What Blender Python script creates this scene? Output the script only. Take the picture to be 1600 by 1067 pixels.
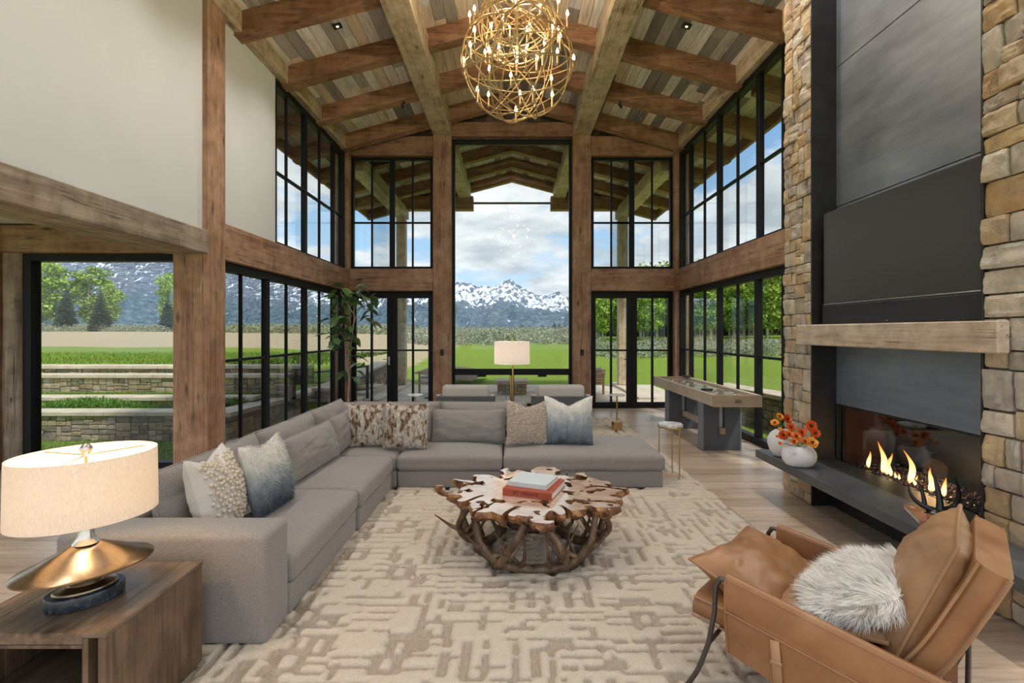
import bpy, bmesh, math, random
import numpy as np
from mathutils import Vector, Matrix, noise

for o in list(bpy.data.objects):
    bpy.data.objects.remove(o, do_unlink=True)
SC = bpy.context.scene
COL = SC.collection
PI = math.pi
NTH = 'first second third fourth fifth sixth seventh eighth ninth tenth eleventh twelfth thirteenth fourteenth fifteenth sixteenth'.split()
random.seed(7)

# ------------------------------------------------------------------ camera
cam_d = bpy.data.cameras.new('camera')
cam = bpy.data.objects.new('camera', cam_d)
COL.objects.link(cam)
cam.location = (0, 0, 1.6)
cam.rotation_euler = (PI / 2, 0, 0)
cam_d.sensor_width = 36.0
cam_d.lens = 18.0
cam_d.shift_y = -0.0097
cam_d.clip_start = 0.05
cam_d.clip_end = 20000
SC.camera = cam

# ------------------------------------------------------------------ exposure
SC.view_settings.view_transform = 'Standard'
SC.view_settings.look = 'None'
SC.view_settings.exposure = 0.16
SC.view_settings.gamma = 1.0
SC.view_settings.use_curve_mapping = False
try:
    SC.cycles.use_denoising = True
    SC.cycles.max_bounces = 10
    SC.cycles.diffuse_bounces = 5
    SC.cycles.glossy_bounces = 4
    SC.cycles.transparent_max_bounces = 24
    SC.cycles.sample_clamp_indirect = 6.0
    SC.cycles.caustics_reflective = False
    SC.cycles.caustics_refractive = False
except Exception:
    pass

# ------------------------------------------------------------------ world: blue sky with broken cloud
W = bpy.data.worlds.new('sky')
SC.world = W
W.use_nodes = True
nt = W.node_tree
for n in list(nt.nodes):
    nt.nodes.remove(n)
def wn(t, **k):
    n = nt.nodes.new(t)
    for a, b in k.items():
        setattr(n, a, b)
    return n
w_out = wn('ShaderNodeOutputWorld')
w_bg = wn('ShaderNodeBackground')
w_tc = wn('ShaderNodeTexCoord')
w_sep = wn('ShaderNodeSeparateXYZ')
nt.links.new(w_tc.outputs['Generated'], w_sep.inputs[0])
w_grad = wn('ShaderNodeValToRGB')
e = w_grad.color_ramp.elements
e[0].position = 0.0; e[0].color = (0.62, 0.74, 0.86, 1)
e[1].position = 1.0; e[1].color = (0.10, 0.24, 0.52, 1)
x = e.new(0.16); x.color = (0.36, 0.56, 0.80, 1)
x = e.new(0.40); x.color = (0.19, 0.38, 0.68, 1)
w_abs = wn('ShaderNodeMath', operation='ABSOLUTE')
nt.links.new(w_sep.outputs['Z'], w_abs.inputs[0])
nt.links.new(w_abs.outputs[0], w_grad.inputs[0])
# project the view direction on a flat cloud deck
w_den = wn('ShaderNodeMath', operation='ADD'); w_den.inputs[1].default_value = 0.22
nt.links.new(w_abs.outputs[0], w_den.inputs[0])
w_dx = wn('ShaderNodeMath', operation='DIVIDE'); w_dy = wn('ShaderNodeMath', operation='DIVIDE')
nt.links.new(w_sep.outputs['X'], w_dx.inputs[0]); nt.links.new(w_den.outputs[0], w_dx.inputs[1])
nt.links.new(w_sep.outputs['Y'], w_dy.inputs[0]); nt.links.new(w_den.outputs[0], w_dy.inputs[1])
w_cmb = wn('ShaderNodeCombineXYZ')
nt.links.new(w_dx.outputs[0], w_cmb.inputs[0]); nt.links.new(w_dy.outputs[0], w_cmb.inputs[1])
w_cmb.inputs[2].default_value = 8.2
w_n1 = wn('ShaderNodeTexNoise'); w_n1.inputs['Scale'].default_value = 1.5
w_n1.inputs['Detail'].default_value = 9; w_n1.inputs['Roughness'].default_value = 0.58
nt.links.new(w_cmb.outputs[0], w_n1.inputs['Vector'])
w_n2 = wn('ShaderNodeTexNoise'); w_n2.inputs['Scale'].default_value = 2.6
w_n2.inputs['Detail'].default_value = 8; w_n2.inputs['Roughness'].default_value = 0.6
nt.links.new(w_cmb.outputs[0], w_n2.inputs['Vector'])
w_cov = wn('ShaderNodeValToRGB')
w_cov.color_ramp.elements[0].position = 0.385; w_cov.color_ramp.elements[0].color = (0, 0, 0, 1)
w_cov.color_ramp.elements[1].position = 0.47; w_cov.color_ramp.elements[1].color = (1, 1, 1, 1)
nt.links.new(w_n1.outputs[0], w_cov.inputs[0])
w_cc = wn('ShaderNodeValToRGB')
w_cc.color_ramp.elements[0].position = 0.33; w_cc.color_ramp.elements[0].color = (0.92, 0.93, 0.94, 1)
w_cc.color_ramp.elements[1].position = 0.66; w_cc.color_ramp.elements[1].color = (0.44, 0.49, 0.54, 1)
nt.links.new(w_n2.outputs[0], w_cc.inputs[0])
w_mix = wn('ShaderNodeMix', data_type='RGBA')
nt.links.new(w_cov.outputs[0], w_mix.inputs['Factor'])
nt.links.new(w_grad.outputs[0], w_mix.inputs['A'])
nt.links.new(w_cc.outputs[0], w_mix.inputs['B'])
nt.links.new(w_mix.outputs['Result'], w_bg.inputs['Color'])
SKY = 1.7
w_bg.inputs['Strength'].default_value = SKY
nt.links.new(w_bg.outputs[0], w_out.inputs[0])

# ------------------------------------------------------------------ sun (veiled by cloud)
sun_d = bpy.data.lights.new('sun', 'SUN')
sun_d.energy = 4.2
sun_d.angle = math.radians(6)
sun_d.color = (1.0, 0.95, 0.87)
sun = bpy.data.objects.new('sun', sun_d)
COL.objects.link(sun)
SUN_FROM = Vector((0.50, -0.62, 1.30)).normalized()      # direction towards the sun
sun.rotation_euler = SUN_FROM.to_track_quat('Z', 'Y').to_euler()
DOWNLIGHT_W = 95.0
CHANDELIER_W = 30.0

# ------------------------------------------------------------------ mesh helpers
ORG = {}
class MB:
    def __init__(self):
        self.v = []; self.f = []
    def add(self, vs, fs):
        b = len(self.v)
        self.v.extend([tuple(p) for p in vs])
        self.f.extend([tuple(i + b for i in q) for q in fs])
    def cbox(self, c, s, R=None, ch=0.0):
        """box with chamfered edges: centre, full size, optional 3x3 rotation"""
        hx, hy, hz = s[0] / 2, s[1] / 2, s[2] / 2
        ch = min(ch, hx * .9, hy * .9, hz * .9)
        vs = []; fs = []; idx = {}
        if ch <= 0:
            for sx in (-1, 1):
                for sy in (-1, 1):
                    for sz in (-1, 1):
                        idx[(sx, sy, sz)] = len(vs); vs.append(Vector((sx * hx, sy * hy, sz * hz)))
            I = idx
            fs = [(I[-1,-1,-1],I[-1,-1,1],I[-1,1,1],I[-1,1,-1]), (I[1,-1,-1],I[1,1,-1],I[1,1,1],I[1,-1,1]),
                  (I[-1,-1,-1],I[1,-1,-1],I[1,-1,1],I[-1,-1,1]), (I[-1,1,-1],I[-1,1,1],I[1,1,1],I[1,1,-1]),
                  (I[-1,-1,-1],I[-1,1,-1],I[1,1,-1],I[1,-1,-1]), (I[-1,-1,1],I[1,-1,1],I[1,1,1],I[-1,1,1])]
        else:
            for sx in (-1, 1):
                for sy in (-1, 1):
                    for sz in (-1, 1):
                        idx[(sx,sy,sz,0)] = len(vs); vs.append(Vector((sx*hx, sy*(hy-ch), sz*(hz-ch))))
                        idx[(sx,sy,sz,1)] = len(vs); vs.append(Vector((sx*(hx-ch), sy*hy, sz*(hz-ch))))
                        idx[(sx,sy,sz,2)] = len(vs); vs.append(Vector((sx*(hx-ch), sy*(hy-ch), sz*hz)))
            I = idx
            for s_ in (-1, 1):
                fs.append([I[(s_,a,b,0)] for a, b in ((-1,-1),(1,-1),(1,1),(-1,1))])
                fs.append([I[(a,s_,b,1)] for a, b in ((-1,-1),(1,-1),(1,1),(-1,1))])
                fs.append([I[(a,b,s_,2)] for a, b in ((-1,-1),(1,-1),(1,1),(-1,1))])
                for t_ in (-1, 1):
                    fs.append([I[(s_,t_,-1,0)], I[(s_,t_,1,0)], I[(s_,t_,1,1)], I[(s_,t_,-1,1)]])
                    fs.append([I[(s_,-1,t_,0)], I[(s_,1,t_,0)], I[(s_,1,t_,2)], I[(s_,-1,t_,2)]])
                    fs.append([I[(-1,s_,t_,1)], I[(1,s_,t_,1)], I[(1,s_,t_,2)], I[(-1,s_,t_,2)]])
                    for u_ in (-1, 1):
                        fs.append([I[(s_,t_,u_,0)], I[(s_,t_,u_,1)], I[(s_,t_,u_,2)]])
            ff = []
            for q in fs:
                n = (vs[q[1]] - vs[q[0]]).cross(vs[q[2]] - vs[q[0]])
                m = sum((vs[i] for i in q), Vector()) / len(q)
                ff.append(q if n.dot(m) >= 0 else list(reversed(q)))
            fs = ff
        if R is not None:
            vs = [R @ p for p in vs]
        c = Vector(c)
        self.add([p + c for p in vs], fs)
        return self
    def box(self, x0, x1, y0, y1, z0, z1, ch=0.0):
        return self.cbox(((x0+x1)/2, (y0+y1)/2, (z0+z1)/2), (abs(x1-x0), abs(y1-y0), abs(z1-z0)), None, ch)
    def bar(self, a, b, w, h, up=(0, 0, 1), ch=0.0):
        """rectangular bar from a to b, width w (sideways) and height h (along up)"""
        a = Vector(a); b = Vector(b); d = b - a; L = d.length; d.normalize()
        u = Vector(up); sx = d.cross(u).normalized(); u = sx.cross(d).normalized()
        R = Matrix((sx, d, u)).transposed()
        return self.cbox((a + b) / 2, (w, L, h), R, ch)
    def tube(self, pts, r, n=8, closed=False, cap=True, flat=1.0):
        P = [Vector(p) for p in pts]; m = len(P)
        rs = r if isinstance(r, (list, tuple)) else [r] * m
        ref = Vector((0.13, 0.21, 0.97)); vs = []; fs = []; prev = None
        for i in range(m):
            if closed: t = P[(i+1) % m] - P[i-1]
            else: t = P[min(i+1, m-1)] - P[max(i-1, 0)]
            if t.length < 1e-9: t = Vector((0, 0, 1))
            t.normalize()
            if prev is None:
                a = t.cross(ref)
                if a.length < 0.1: a = t.cross(Vector((1, 0, 0)))
            else:
                a = prev - t * prev.dot(t)
                if a.length < 1e-6: a = t.cross(ref)
            a.normalize(); prev = a; b = t.cross(a)
            for k in range(n):
                an = 2 * PI * k / n
                vs.append(P[i] + a * (rs[i] * math.cos(an)) + b * (rs[i] * flat * math.sin(an)))
        for i in range(m if closed else m - 1):
            j = (i + 1) % m
            for k in range(n):
                l = (k + 1) % n
                fs.append((i*n+k, i*n+l, j*n+l, j*n+k))
        if cap and not closed:
            fs.append(tuple(range(n-1, -1, -1))); fs.append(tuple((m-1)*n + k for k in range(n)))
        self.add(vs, fs); return self
    def lathe(self, prof, n=24, c=(0, 0, 0), sx=1.0, sy=1.0, rz=0.0, cap=True):
        vs = []; fs = []; m = len(prof); cr, sr = math.cos(rz), math.sin(rz)
        for r, z in prof:
            for k in range(n):
                a = 2 * PI * k / n
                px, py = r * sx * math.cos(a), r * sy * math.sin(a)
                vs.append((c[0] + px*cr - py*sr, c[1] + px*sr + py*cr, c[2] + z))
        for i in range(m - 1):
            for k in range(n):
                l = (k + 1) % n
                fs.append((i*n+k, i*n+l, (i+1)*n+l, (i+1)*n+k))
        if cap:
            if prof[0][0] > 1e-4: fs.append(tuple(range(n-1, -1, -1)))
            if prof[-1][0] > 1e-4: fs.append(tuple((m-1)*n + k for k in range(n)))
        self.add(vs, fs); return self
    def grid(self, fn, nu, nv, closed_u=False):
        vs = []; fs = []
        for j in range(nv + 1):
            for i in range(nu + (0 if closed_u else 1)):
                vs.append(fn(i / nu, j / nv))
        w = nu if closed_u else nu + 1
        for j in range(nv):
            for i in range(nu):
                i2 = (i + 1) % w if closed_u else i + 1
                fs.append((j*w+i, j*w+i2, (j+1)*w+i2, (j+1)*w+i))
        self.add(vs, fs); return self
    def prism(self, poly, a0, a1, axis='z'):
        """extrude a 2-D outline along an axis; the outline's (p, q) are (x,y)/(y,z)/(x,z)"""
        n = len(poly)
        def mk(p, q, a):
            return {'z': (p, q, a), 'x': (a, p, q), 'y': (p, a, q)}[axis]
        vs = [mk(p, q, a0) for p, q in poly] + [mk(p, q, a1) for p, q in poly]
        fs = [tuple(range(n-1, -1, -1)), tuple(range(n, 2*n))]
        for i in range(n):
            j = (i + 1) % n
            fs.append((i, j, n + j, n + i))
        self.add(vs, fs); return self
    def rbox(self, x0, x1, y0, y1, z0, z1, r=0.04, seg=6, crown=0.0, wob=0.0, seed=0, div=10, sag=None):
        """soft upholstered block: rounded edges, crowned top, slight wobble"""
        hx, hy, hz = (x1-x0)/2, (y1-y0)/2, (z1-z0)/2
        cx, cy, cz = (x0+x1)/2, (y0+y1)/2, (z0+z1)/2
        r = min(r, hx*.98, hy*.98, hz*.98)
        def ticks(h):
            t = [-h + r * (1 - math.cos(PI/2*k/seg)) for k in range(seg)]
            inner = np.linspace(-h + r, h - r, max(2, div)).tolist()
            return t + inner + [-q for q in reversed(t)]
        vs = {}; V = []; F = []
        def vid(p):
            k = (round(p[0], 5), round(p[1], 5), round(p[2], 5))
            if k not in vs:
                vs[k] = len(V)
                q = Vector((max(-hx+r, min(hx-r, p[0])), max(-hy+r, min(hy-r, p[1])), max(-hz+r, min(hz-r, p[2]))))
                d = Vector(p) - q
                if d.length > 1e-9: d = d.normalized() * r
                q = q + d
                u, w_ = q.x / hx, q.y / hy
                if crown and q.z > 0:
                    q.z += crown * max(0, 1 - u*u) ** .6 * max(0, 1 - w_*w_) ** .6 * (q.z / hz)
                if wob:
                    s = Vector((q.x + cx, q.y + cy, q.z + cz + seed * 3.1))
                    q = q + Vector((noise.noise(s*3.3), noise.noise(s*3.3 + Vector((7, 1, 2))), noise.noise(s*4.1 + Vector((3, 9, 4))))) * wob
                V.append((q.x + cx, q.y + cy, q.z + cz))
            return vs[k]
        tx, ty, tz = ticks(hx), ticks(hy), ticks(hz)
        for (A, B, fx) in ((tx, ty, lambda a, b, s: (a, b, s*hz)), (tx, tz, lambda a, b, s: (a, s*hy, b)), (ty, tz, lambda a, b, s: (s*hx, a, b))):
            for s in (-1, 1):
                for i in range(len(A) - 1):
                    for j in range(len(B) - 1):
                        q = [vid(fx(A[i], B[j], s)), vid(fx(A[i+1], B[j], s)), vid(fx(A[i+1], B[j+1], s)), vid(fx(A[i], B[j+1], s))]
                        if len(set(q)) == 4: F.append(tuple(q))
        self.add(V, F); self.fix = True
        return self
    def build(self, name, mat, parent=None, smooth=False, angle=40, recalc=False, local=False, loc=None):
        me = bpy.data.meshes.new(name)
        off = Vector((0, 0, 0))
        if parent is not None and not local:
            off = ORG.get(parent.name, Vector((0, 0, 0)))
        if loc is not None: off = off + Vector(loc)
        vs = [(a - off.x, b - off.y, c - off.z) for a, b, c in self.v] if off.length > 0 else self.v
        me.from_pydata(vs, [], self.f)
        if recalc or getattr(self, 'fix', False):
            bm = bmesh.new(); bm.from_mesh(me)
            bmesh.ops.recalc_face_normals(bm, faces=bm.faces)
            bm.to_mesh(me); bm.free()
        if smooth:
            me.polygons.foreach_set('use_smooth', [True] * len(me.polygons))
            try: me.set_sharp_from_angle(angle=math.radians(angle))
            except Exception: pass
        if mat is not None: me.materials.append(mat)
        me.update()
        ob = bpy.data.objects.new(name, me)
        COL.objects.link(ob)
        if loc is not None: ob.location = loc
        if parent is not None:
            ob.parent = parent
            ORG[ob.name] = ORG.get(parent.name, Vector((0, 0, 0))) if not local else Vector((0, 0, 0))
        return ob

def tag(o, label, cat=None, group=None, kind=None):
    o['label'] = label
    if cat: o['category'] = cat
    if group: o['group'] = group
    if kind: o['kind'] = kind
    return o
def thing(name, label, cat, loc=(0, 0, 0), rotz=0.0, group=None, kind=None):
    o = bpy.data.objects.new(name, None)
    o.empty_display_size = 0.1
    COL.objects.link(o)
    o.location = loc; o.rotation_euler = (0, 0, rotz)
    ORG[o.name] = Vector(loc) if rotz == 0 else Vector((0, 0, 0))
    return tag(o, label, cat, group, kind)
def struct(name, mb, mat, label, cat, **k):
    o = mb.build(name, mat, None, **k)
    return tag(o, label, cat, None, 'structure')
def shared(name, src, parent, loc, rot=(0, 0, 0), scale=(1, 1, 1)):
    """an object that shares another's mesh"""
    o = bpy.data.objects.new(name, src)
    COL.objects.link(o)
    o.location = loc; o.rotation_euler = rot; o.scale = scale
    if parent is not None:
        o.parent = parent
        o.location = Vector(loc) - ORG.get(parent.name, Vector((0, 0, 0)))
    return o
def copy_tree(o, parent=None):
    c = o.copy(); COL.objects.link(c); c.parent = parent
    for ch in o.children: copy_tree(ch, c)
    return c
def at(px, py, Y):
    """photo pixel at a known distance -> world point"""
    return Vector(((px - 800) / 800 * Y, Y, 1.6 - (py - 518) / 800 * Y))

# ------------------------------------------------------------------ material helpers
class NT:
    def __init__(self, name):
        self.m = bpy.data.materials.new(name)
        self.m.use_nodes = True
        self.t = self.m.node_tree
        self.b = self.t.nodes['Principled BSDF']
        self.out = self.t.nodes['Material Output']
    def n(self, typ, **k):
        nd = self.t.nodes.new(typ)
        for a, b in k.items():
            if a.startswith('i_'): nd.inputs[a[2:].replace('_', ' ')].default_value = b
            else: setattr(nd, a, b)
        return nd
    def l(self, a, b): self.t.links.new(a, b)
    def coord(self, scale=(1, 1, 1), kind='Object', rot=(0, 0, 0)):
        tc = self.n('ShaderNodeTexCoord'); mp = self.n('ShaderNodeMapping')
        mp.inputs['Scale'].default_value = scale; mp.inputs['Rotation'].default_value = rot
        self.l(tc.outputs[kind], mp.inputs[0]); return mp.outputs[0]
    def noise(self, vec, scale=5, detail=4, rough=.55, dist=0):
        nd = self.n('ShaderNodeTexNoise')
        nd.inputs['Scale'].default_value = scale; nd.inputs['Detail'].default_value = detail
        nd.inputs['Roughness'].default_value = rough; nd.inputs['Distortion'].default_value = dist
        if vec is not None: self.l(vec, nd.inputs['Vector'])
        return nd.outputs[0]
    def ramp(self, fac, stops, const=False):
        nd = self.n('ShaderNodeValToRGB')
        el = nd.color_ramp.elements
        if const: nd.color_ramp.interpolation = 'CONSTANT'
        while len(el) > 1: el.remove(el[-1])
        el[0].position = stops[0][0]; el[0].color = (*stops[0][1], 1)
        for p, c in stops[1:]:
            x = el.new(p); x.color = (*c, 1)
        self.l(fac, nd.inputs[0]); return nd.outputs[0]
    def mix(self, f, a, b, mode='MIX'):
        nd = self.n('ShaderNodeMix', data_type='RGBA', blend_type=mode)
        for s, v in (('Factor', f), ('A', a), ('B', b)):
            if isinstance(v, (int, float)): nd.inputs[s].default_value = v
            elif isinstance(v, tuple): nd.inputs[s].default_value = (*v, 1)
            else: self.l(v, nd.inputs[s])
        return nd.outputs['Result']
    def math(self, op, a, b=None):
        nd = self.n('ShaderNodeMath', operation=op)
        for i, v in enumerate((a, b)):
            if v is None: continue
            if isinstance(v, (int, float)): nd.inputs[i].default_value = v
            else: self.l(v, nd.inputs[i])
        return nd.outputs[0]
    def rand(self):
        return self.n('ShaderNodeObjectInfo').outputs['Random']
    def bump(self, h, strength=.3, dist=.01):
        nd = self.n('ShaderNodeBump'); nd.inputs['Strength'].default_value = strength
        nd.inputs['Distance'].default_value = dist
        self.l(h, nd.inputs['Height']); self.l(nd.outputs[0], self.b.inputs['Normal'])
    def col(self, c):
        if isinstance(c, tuple): self.b.inputs['Base Color'].default_value = (*c, 1)
        else: self.l(c, self.b.inputs['Base Color'])
    def set(self, **k):
        for a, v in k.items():
            s = a.replace('_', ' ')
            if isinstance(v, (int, float)): self.b.inputs[s].default_value = v
            elif isinstance(v, tuple): self.b.inputs[s].default_value = (*v, 1) if len(v) == 3 else v
            else: self.l(v, self.b.inputs[s])
        return self

def plain(name, c, rough=.5, metal=0.0, spec=None, coat=0.0, var=0.0, vscale=8, bump=0.0, bscale=60):
    t = NT(name)
    if var > 0:
        v = t.noise(t.coord(), vscale, 4)
        t.col(t.ramp(v, [(.3, tuple(q*(1-var) for q in c)), (.7, tuple(min(1, q*(1+var)) for q in c))]))
    else: t.col(c)
    t.set(Roughness=rough, Metallic=metal)
    if spec is not None: t.b.inputs['Specular IOR Level'].default_value = spec
    if coat: t.b.inputs['Coat Weight'].default_value = coat; t.b.inputs['Coat Roughness'].default_value = .08
    if bump: t.bump(t.noise(t.coord(), bscale, 3), bump, .004)
    return t.m

def wood(name, dark, mid, light, axis='y', gs=1.0, rough=.6, bump=.35, var=.12, knots=True, coat=0.0):
    """timber whose grain runs along one axis"""
    t = NT(name)
    s = {'x': (.5, 9, 9), 'y': (9, .5, 9), 'z': (9, 9, .5)}[axis]
    s = tuple(q * gs for q in s)
    v = t.coord(s)
    g1 = t.noise(v, 1.6, 6, .62, .6)
    g2 = t.noise(t.coord(tuple(q * 5 for q in s)), 1.8, 3, .6)
    c = t.ramp(g1, [(.25, dark), (.48, mid), (.72, light)])
    c = t.mix(.35, c, t.ramp(g2, [(.35, tuple(q*.55 for q in mid)), (.6, light)]), 'MULTIPLY') if False else t.mix(t.math('MULTIPLY', g2, .45), c, dark)
    w = t.noise(t.coord((1.1, 1.1, 1.1)), 1.7, 3, .5)
    c = t.mix(t.ramp(w, [(.42, (0, 0, 0)), (.7, (.55, .55, .55))]), c, light)
    if knots:
        vo = t.n('ShaderNodeTexVoronoi'); vo.inputs['Scale'].default_value = 1.0
        k = {'x': (1.3, 4.5, 4.5), 'y': (4.5, 1.3, 4.5), 'z': (4.5, 4.5, 1.3)}[axis]
        t.l(t.coord(k), vo.inputs['Vector'])
        kd = t.ramp(vo.outputs['Distance'], [(.05, (.8, .8, .8)), (.13, (0, 0, 0))])
        c = t.mix(kd, c, tuple(q * .45 for q in dark))
    if knots:
        ck = t.noise(t.coord(tuple(q * (2.2 if q > 1 else .9) for q in s)), 1.0, 2, .5, .3)
        cm = t.math('ABSOLUTE', t.math('SUBTRACT', ck, .5))
        br = t.noise(t.coord((1.6, 1.6, 1.6)), 1.2, 2)
        cf = t.mix(1.0, t.ramp(cm, [(.004, (.75, .75, .75)), (.018, (0, 0, 0))]), t.ramp(br, [(.48, (0, 0, 0)), (.58, (1, 1, 1))]), 'MULTIPLY')
        c = t.mix(cf, c, tuple(q * .4 for q in dark))
        mot = t.noise(t.coord((3, 3, 3)), 2.2, 5, .65)
        c = t.mix(1.0, c, t.ramp(mot, [(.3, (.66, .63, .60)), (.55, (1.02, 1.02, 1.02)), (.75, (1.22, 1.2, 1.18))]), 'MULTIPLY')
    hs = t.n('ShaderNodeHueSaturation')
    t.l(t.math('ADD', t.math('MULTIPLY', t.rand(), 2 * var), 1 - var), hs.inputs['Value'])
    t.l(c, hs.inputs['Color'])
    t.col(hs.outputs[0]); t.set(Roughness=rough)
    if coat: t.b.inputs['Coat Weight'].default_value = coat; t.b.inputs['Coat Roughness'].default_value = .15
    t.bump(t.math('ADD', g1, t.math('MULTIPLY', g2, .5)), bump, .006)
    return t.m

def planks(name, stops, axis, rough=.75, coat=0.0, bump=.3, spec=.5):
    """boards: each object takes a colour of its own from the palette"""
    t = NT(name)
    s = {'x': (.8, 14, 14), 'y': (14, .8, 14), 'z': (14, 14, .8)}[axis]
    g1 = t.noise(t.coord(s), 1.5, 6, .65, .8)
    g2 = t.noise(t.coord(tuple(q*4 for q in s)), 1.6, 3)
    base = t.ramp(t.rand(), stops, True)
    k = t.ramp(g1, [(.28, (.55, .52, .50)), (.5, (1, 1, 1)), (.75, (1.22, 1.2, 1.18))])
    c = t.mix(1.0, base, k, 'MULTIPLY')
    c = t.mix(t.math('MULTIPLY', t.ramp(g2, [(.5, (0, 0, 0)), (.75, (1, 1, 1))]), .3), c, (.06, .05, .04))
    st = t.noise(t.coord((2, 2, 2)), 1.6, 5, .6)
    c = t.mix(t.ramp(st, [(.55, (0, 0, 0)), (.75, (.22, .22, .22))]), c, (.30, .23, .17))
    t.col(c); t.set(Roughness=rough)
    t.b.inputs['Specular IOR Level'].default_value = spec
    if coat: t.b.inputs['Coat Weight'].default_value = coat; t.b.inputs['Coat Roughness'].default_value = .2
    t.bump(g1, bump, .004)
    return t.m

def fabric(name, c, c2, scale=260, rough=.95, bump=.35, sheen=.25):
    t = NT(name)
    v = t.coord()
    w = t.n('ShaderNodeTexNoise'); w.inputs['Scale'].default_value = scale; w.inputs['Detail'].default_value = 2
    t.l(v, w.inputs['Vector'])
    w2 = t.noise(t.coord((1, 1, 3.0)), scale * .45, 2)
    lo = t.noise(v, 3.0, 4)
    f = t.math('ADD', t.math('MULTIPLY', w.outputs[0], .6), t.math('MULTIPLY', w2, .4))
    cc = t.ramp(f, [(.38, c2), (.62, c)])
    cc = t.mix(t.math('MULTIPLY', lo, .25), cc, c2)
    t.col(cc); t.set(Roughness=rough)
    t.b.inputs['Sheen Weight'].default_value = sheen
    t.b.inputs['Specular IOR Level'].default_value = .2
    t.bump(f, bump, .002)
    return t.m

def stone_mat(name, stops, bump=.8, scale=9.0):
    t = NT(name)
    base = t.ramp(t.rand(), stops, True)
    v = t.coord()
    n1 = t.noise(v, scale, 8, .65); n2 = t.noise(v, scale * 5, 4, .6)
    k = t.ramp(n1, [(.28, (.55, .52, .50)), (.5, (1, .98, .96)), (.72, (1.35, 1.3, 1.22))])
    c = t.mix(1.0, base, k, 'MULTIPLY')
    o = t.noise(v, scale * .5, 4)
    c = t.mix(t.ramp(o, [(.52, (0, 0, 0)), (.72, (.5, .5, .5))]), c, (.42, .24, .10))
    t.col(c); t.set(Roughness=.9)
    t.b.inputs['Specular IOR Level'].default_value = .25
    t.bump(t.math('ADD', n1, t.math('MULTIPLY', n2, .35)), bump, .02)
    return t.m

def emit(name, c, s):
    t = NT(name); t.col((0, 0, 0))
    t.b.inputs['Emission Color'].default_value = (*c, 1); t.b.inputs['Emission Strength'].default_value = s
    return t.m

def glass_mat(name, tint=(.80, .82, .815), rough=0.0, ior=1.45):
    t = NT(name)
    t.t.nodes.remove(t.b)
    tr = t.n('ShaderNodeBsdfTransparent'); tr.inputs[0].default_value = (*tint, 1)
    gl = t.n('ShaderNodeBsdfGlossy'); gl.inputs['Roughness'].default_value = rough
    lw = t.n('ShaderNodeLayerWeight'); lw.inputs['Blend'].default_value = .5
    r0 = ((ior - 1) / (ior + 1)) ** 2
    sch = t.math('ADD', t.math('MULTIPLY', t.math('POWER', lw.outputs['Facing'], 5.0), 1 - r0), r0)
    mx = t.n('ShaderNodeMixShader')
    t.l(sch, mx.inputs[0]); t.l(tr.outputs[0], mx.inputs[1]); t.l(gl.outputs[0], mx.inputs[2])
    t.l(mx.outputs[0], t.out.inputs[0])
    return t.m

M = {}
BR_D, BR_M, BR_L = (.085, .036, .017), (.295, .142, .074), (.47, .275, .165)
for ax in 'xyz':
    M['brown_' + ax] = wood('brown_timber_' + ax, BR_D, BR_M, BR_L, ax, rough=.62)
    M['tan_' + ax] = wood('tan_timber_' + ax, (.24, .165, .10), (.58, .45, .305), (.74, .62, .465), ax, rough=.65)
    M['amber_' + ax] = wood('amber_timber_' + ax, (.115, .052, .027), (.385, .205, .118), (.55, .355, .235), ax, rough=.62)
    M['grey_' + ax] = wood('weathered_timber_' + ax, (.09, .07, .055), (.34, .265, .20), (.50, .42, .335), ax, rough=.75)
M['mantel'] = wood('pale_oak_mantel', (.34, .24, .17), (.70, .55, .43), (.82, .71, .60), 'y', rough=.65, var=.05)
M['side_table'] = wood('dark_oak_z', (.045, .028, .018), (.15, .095, .058), (.27, .18, .115), 'z', gs=1.8, rough=.45, var=.05)
M['side_table_top'] = wood('dark_oak_y', (.05, .032, .022), (.16, .105, .068), (.28, .20, .135), 'y', gs=1.8, rough=.30, var=.12, coat=.3)
M['light_oak_y'] = wood('light_oak_y', (.36, .275, .21), (.55, .445, .355), (.66, .56, .46), 'y', gs=2.5, rough=.45, var=.04, knots=False, bump=.1)
M['light_oak_x'] = wood('light_oak_x', (.24, .155, .10), (.39, .265, .185), (.48, .345, .25), 'x', gs=2.5, rough=.4, var=.04, knots=False, bump=.1)
M['ceiling_plank'] = planks('reclaimed_ceiling_board', [(0, (.78, .71, .62)), (.15, (.33, .305, .275)), (.24, (.84, .80, .73)), (.40, (.76, .62, .47)), (.52, (.25, .235, .215)), (.60, (.70, .68, .64)), (.78, (.84, .73, .60)), (.91, (.46, .425, .385))], 'y', .85)
M['siding'] = planks('dark_reclaimed_siding', [(0, (.16, .11, .08)), (.3, (.10, .075, .06)), (.6, (.20, .14, .10)), (.8, (.13, .10, .085))], 'z', .85)
M['floor_plank'] = planks('oak_floor_board', [(0, (.60, .46, .345)), (.2, (.53, .405, .30)), (.4, (.64, .50, .385)), (.6, (.49, .37, .275)), (.8, (.58, .455, .355))], 'x', .30, bump=.08, spec=.75)
M['white'] = plain('white_plaster', (.655, .67, .675), .9, var=.02, vscale=2)
M['black'] = plain('black_window_metal', (.009, .009, .010), .5, 0, .22)
M['matte_black'] = plain('matte_black', (.02, .02, .022), .6)
M['steel'] = None
M['glass'] = glass_mat('window_glass')
M['fire_glass'] = glass_mat('fireplace_glass', (.80, .84, .86), 0.0, 1.75)
ST = [(0, (.58, .47, .34)), (.14, (.47, .43, .39)), (.28, (.60, .46, .29)), (.38, (.40, .36, .32)), (.50, (.55, .44, .32)), (.64, (.62, .56, .48)), (.76, (.50, .36, .22)), (.86, (.54, .50, .45))]
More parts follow.
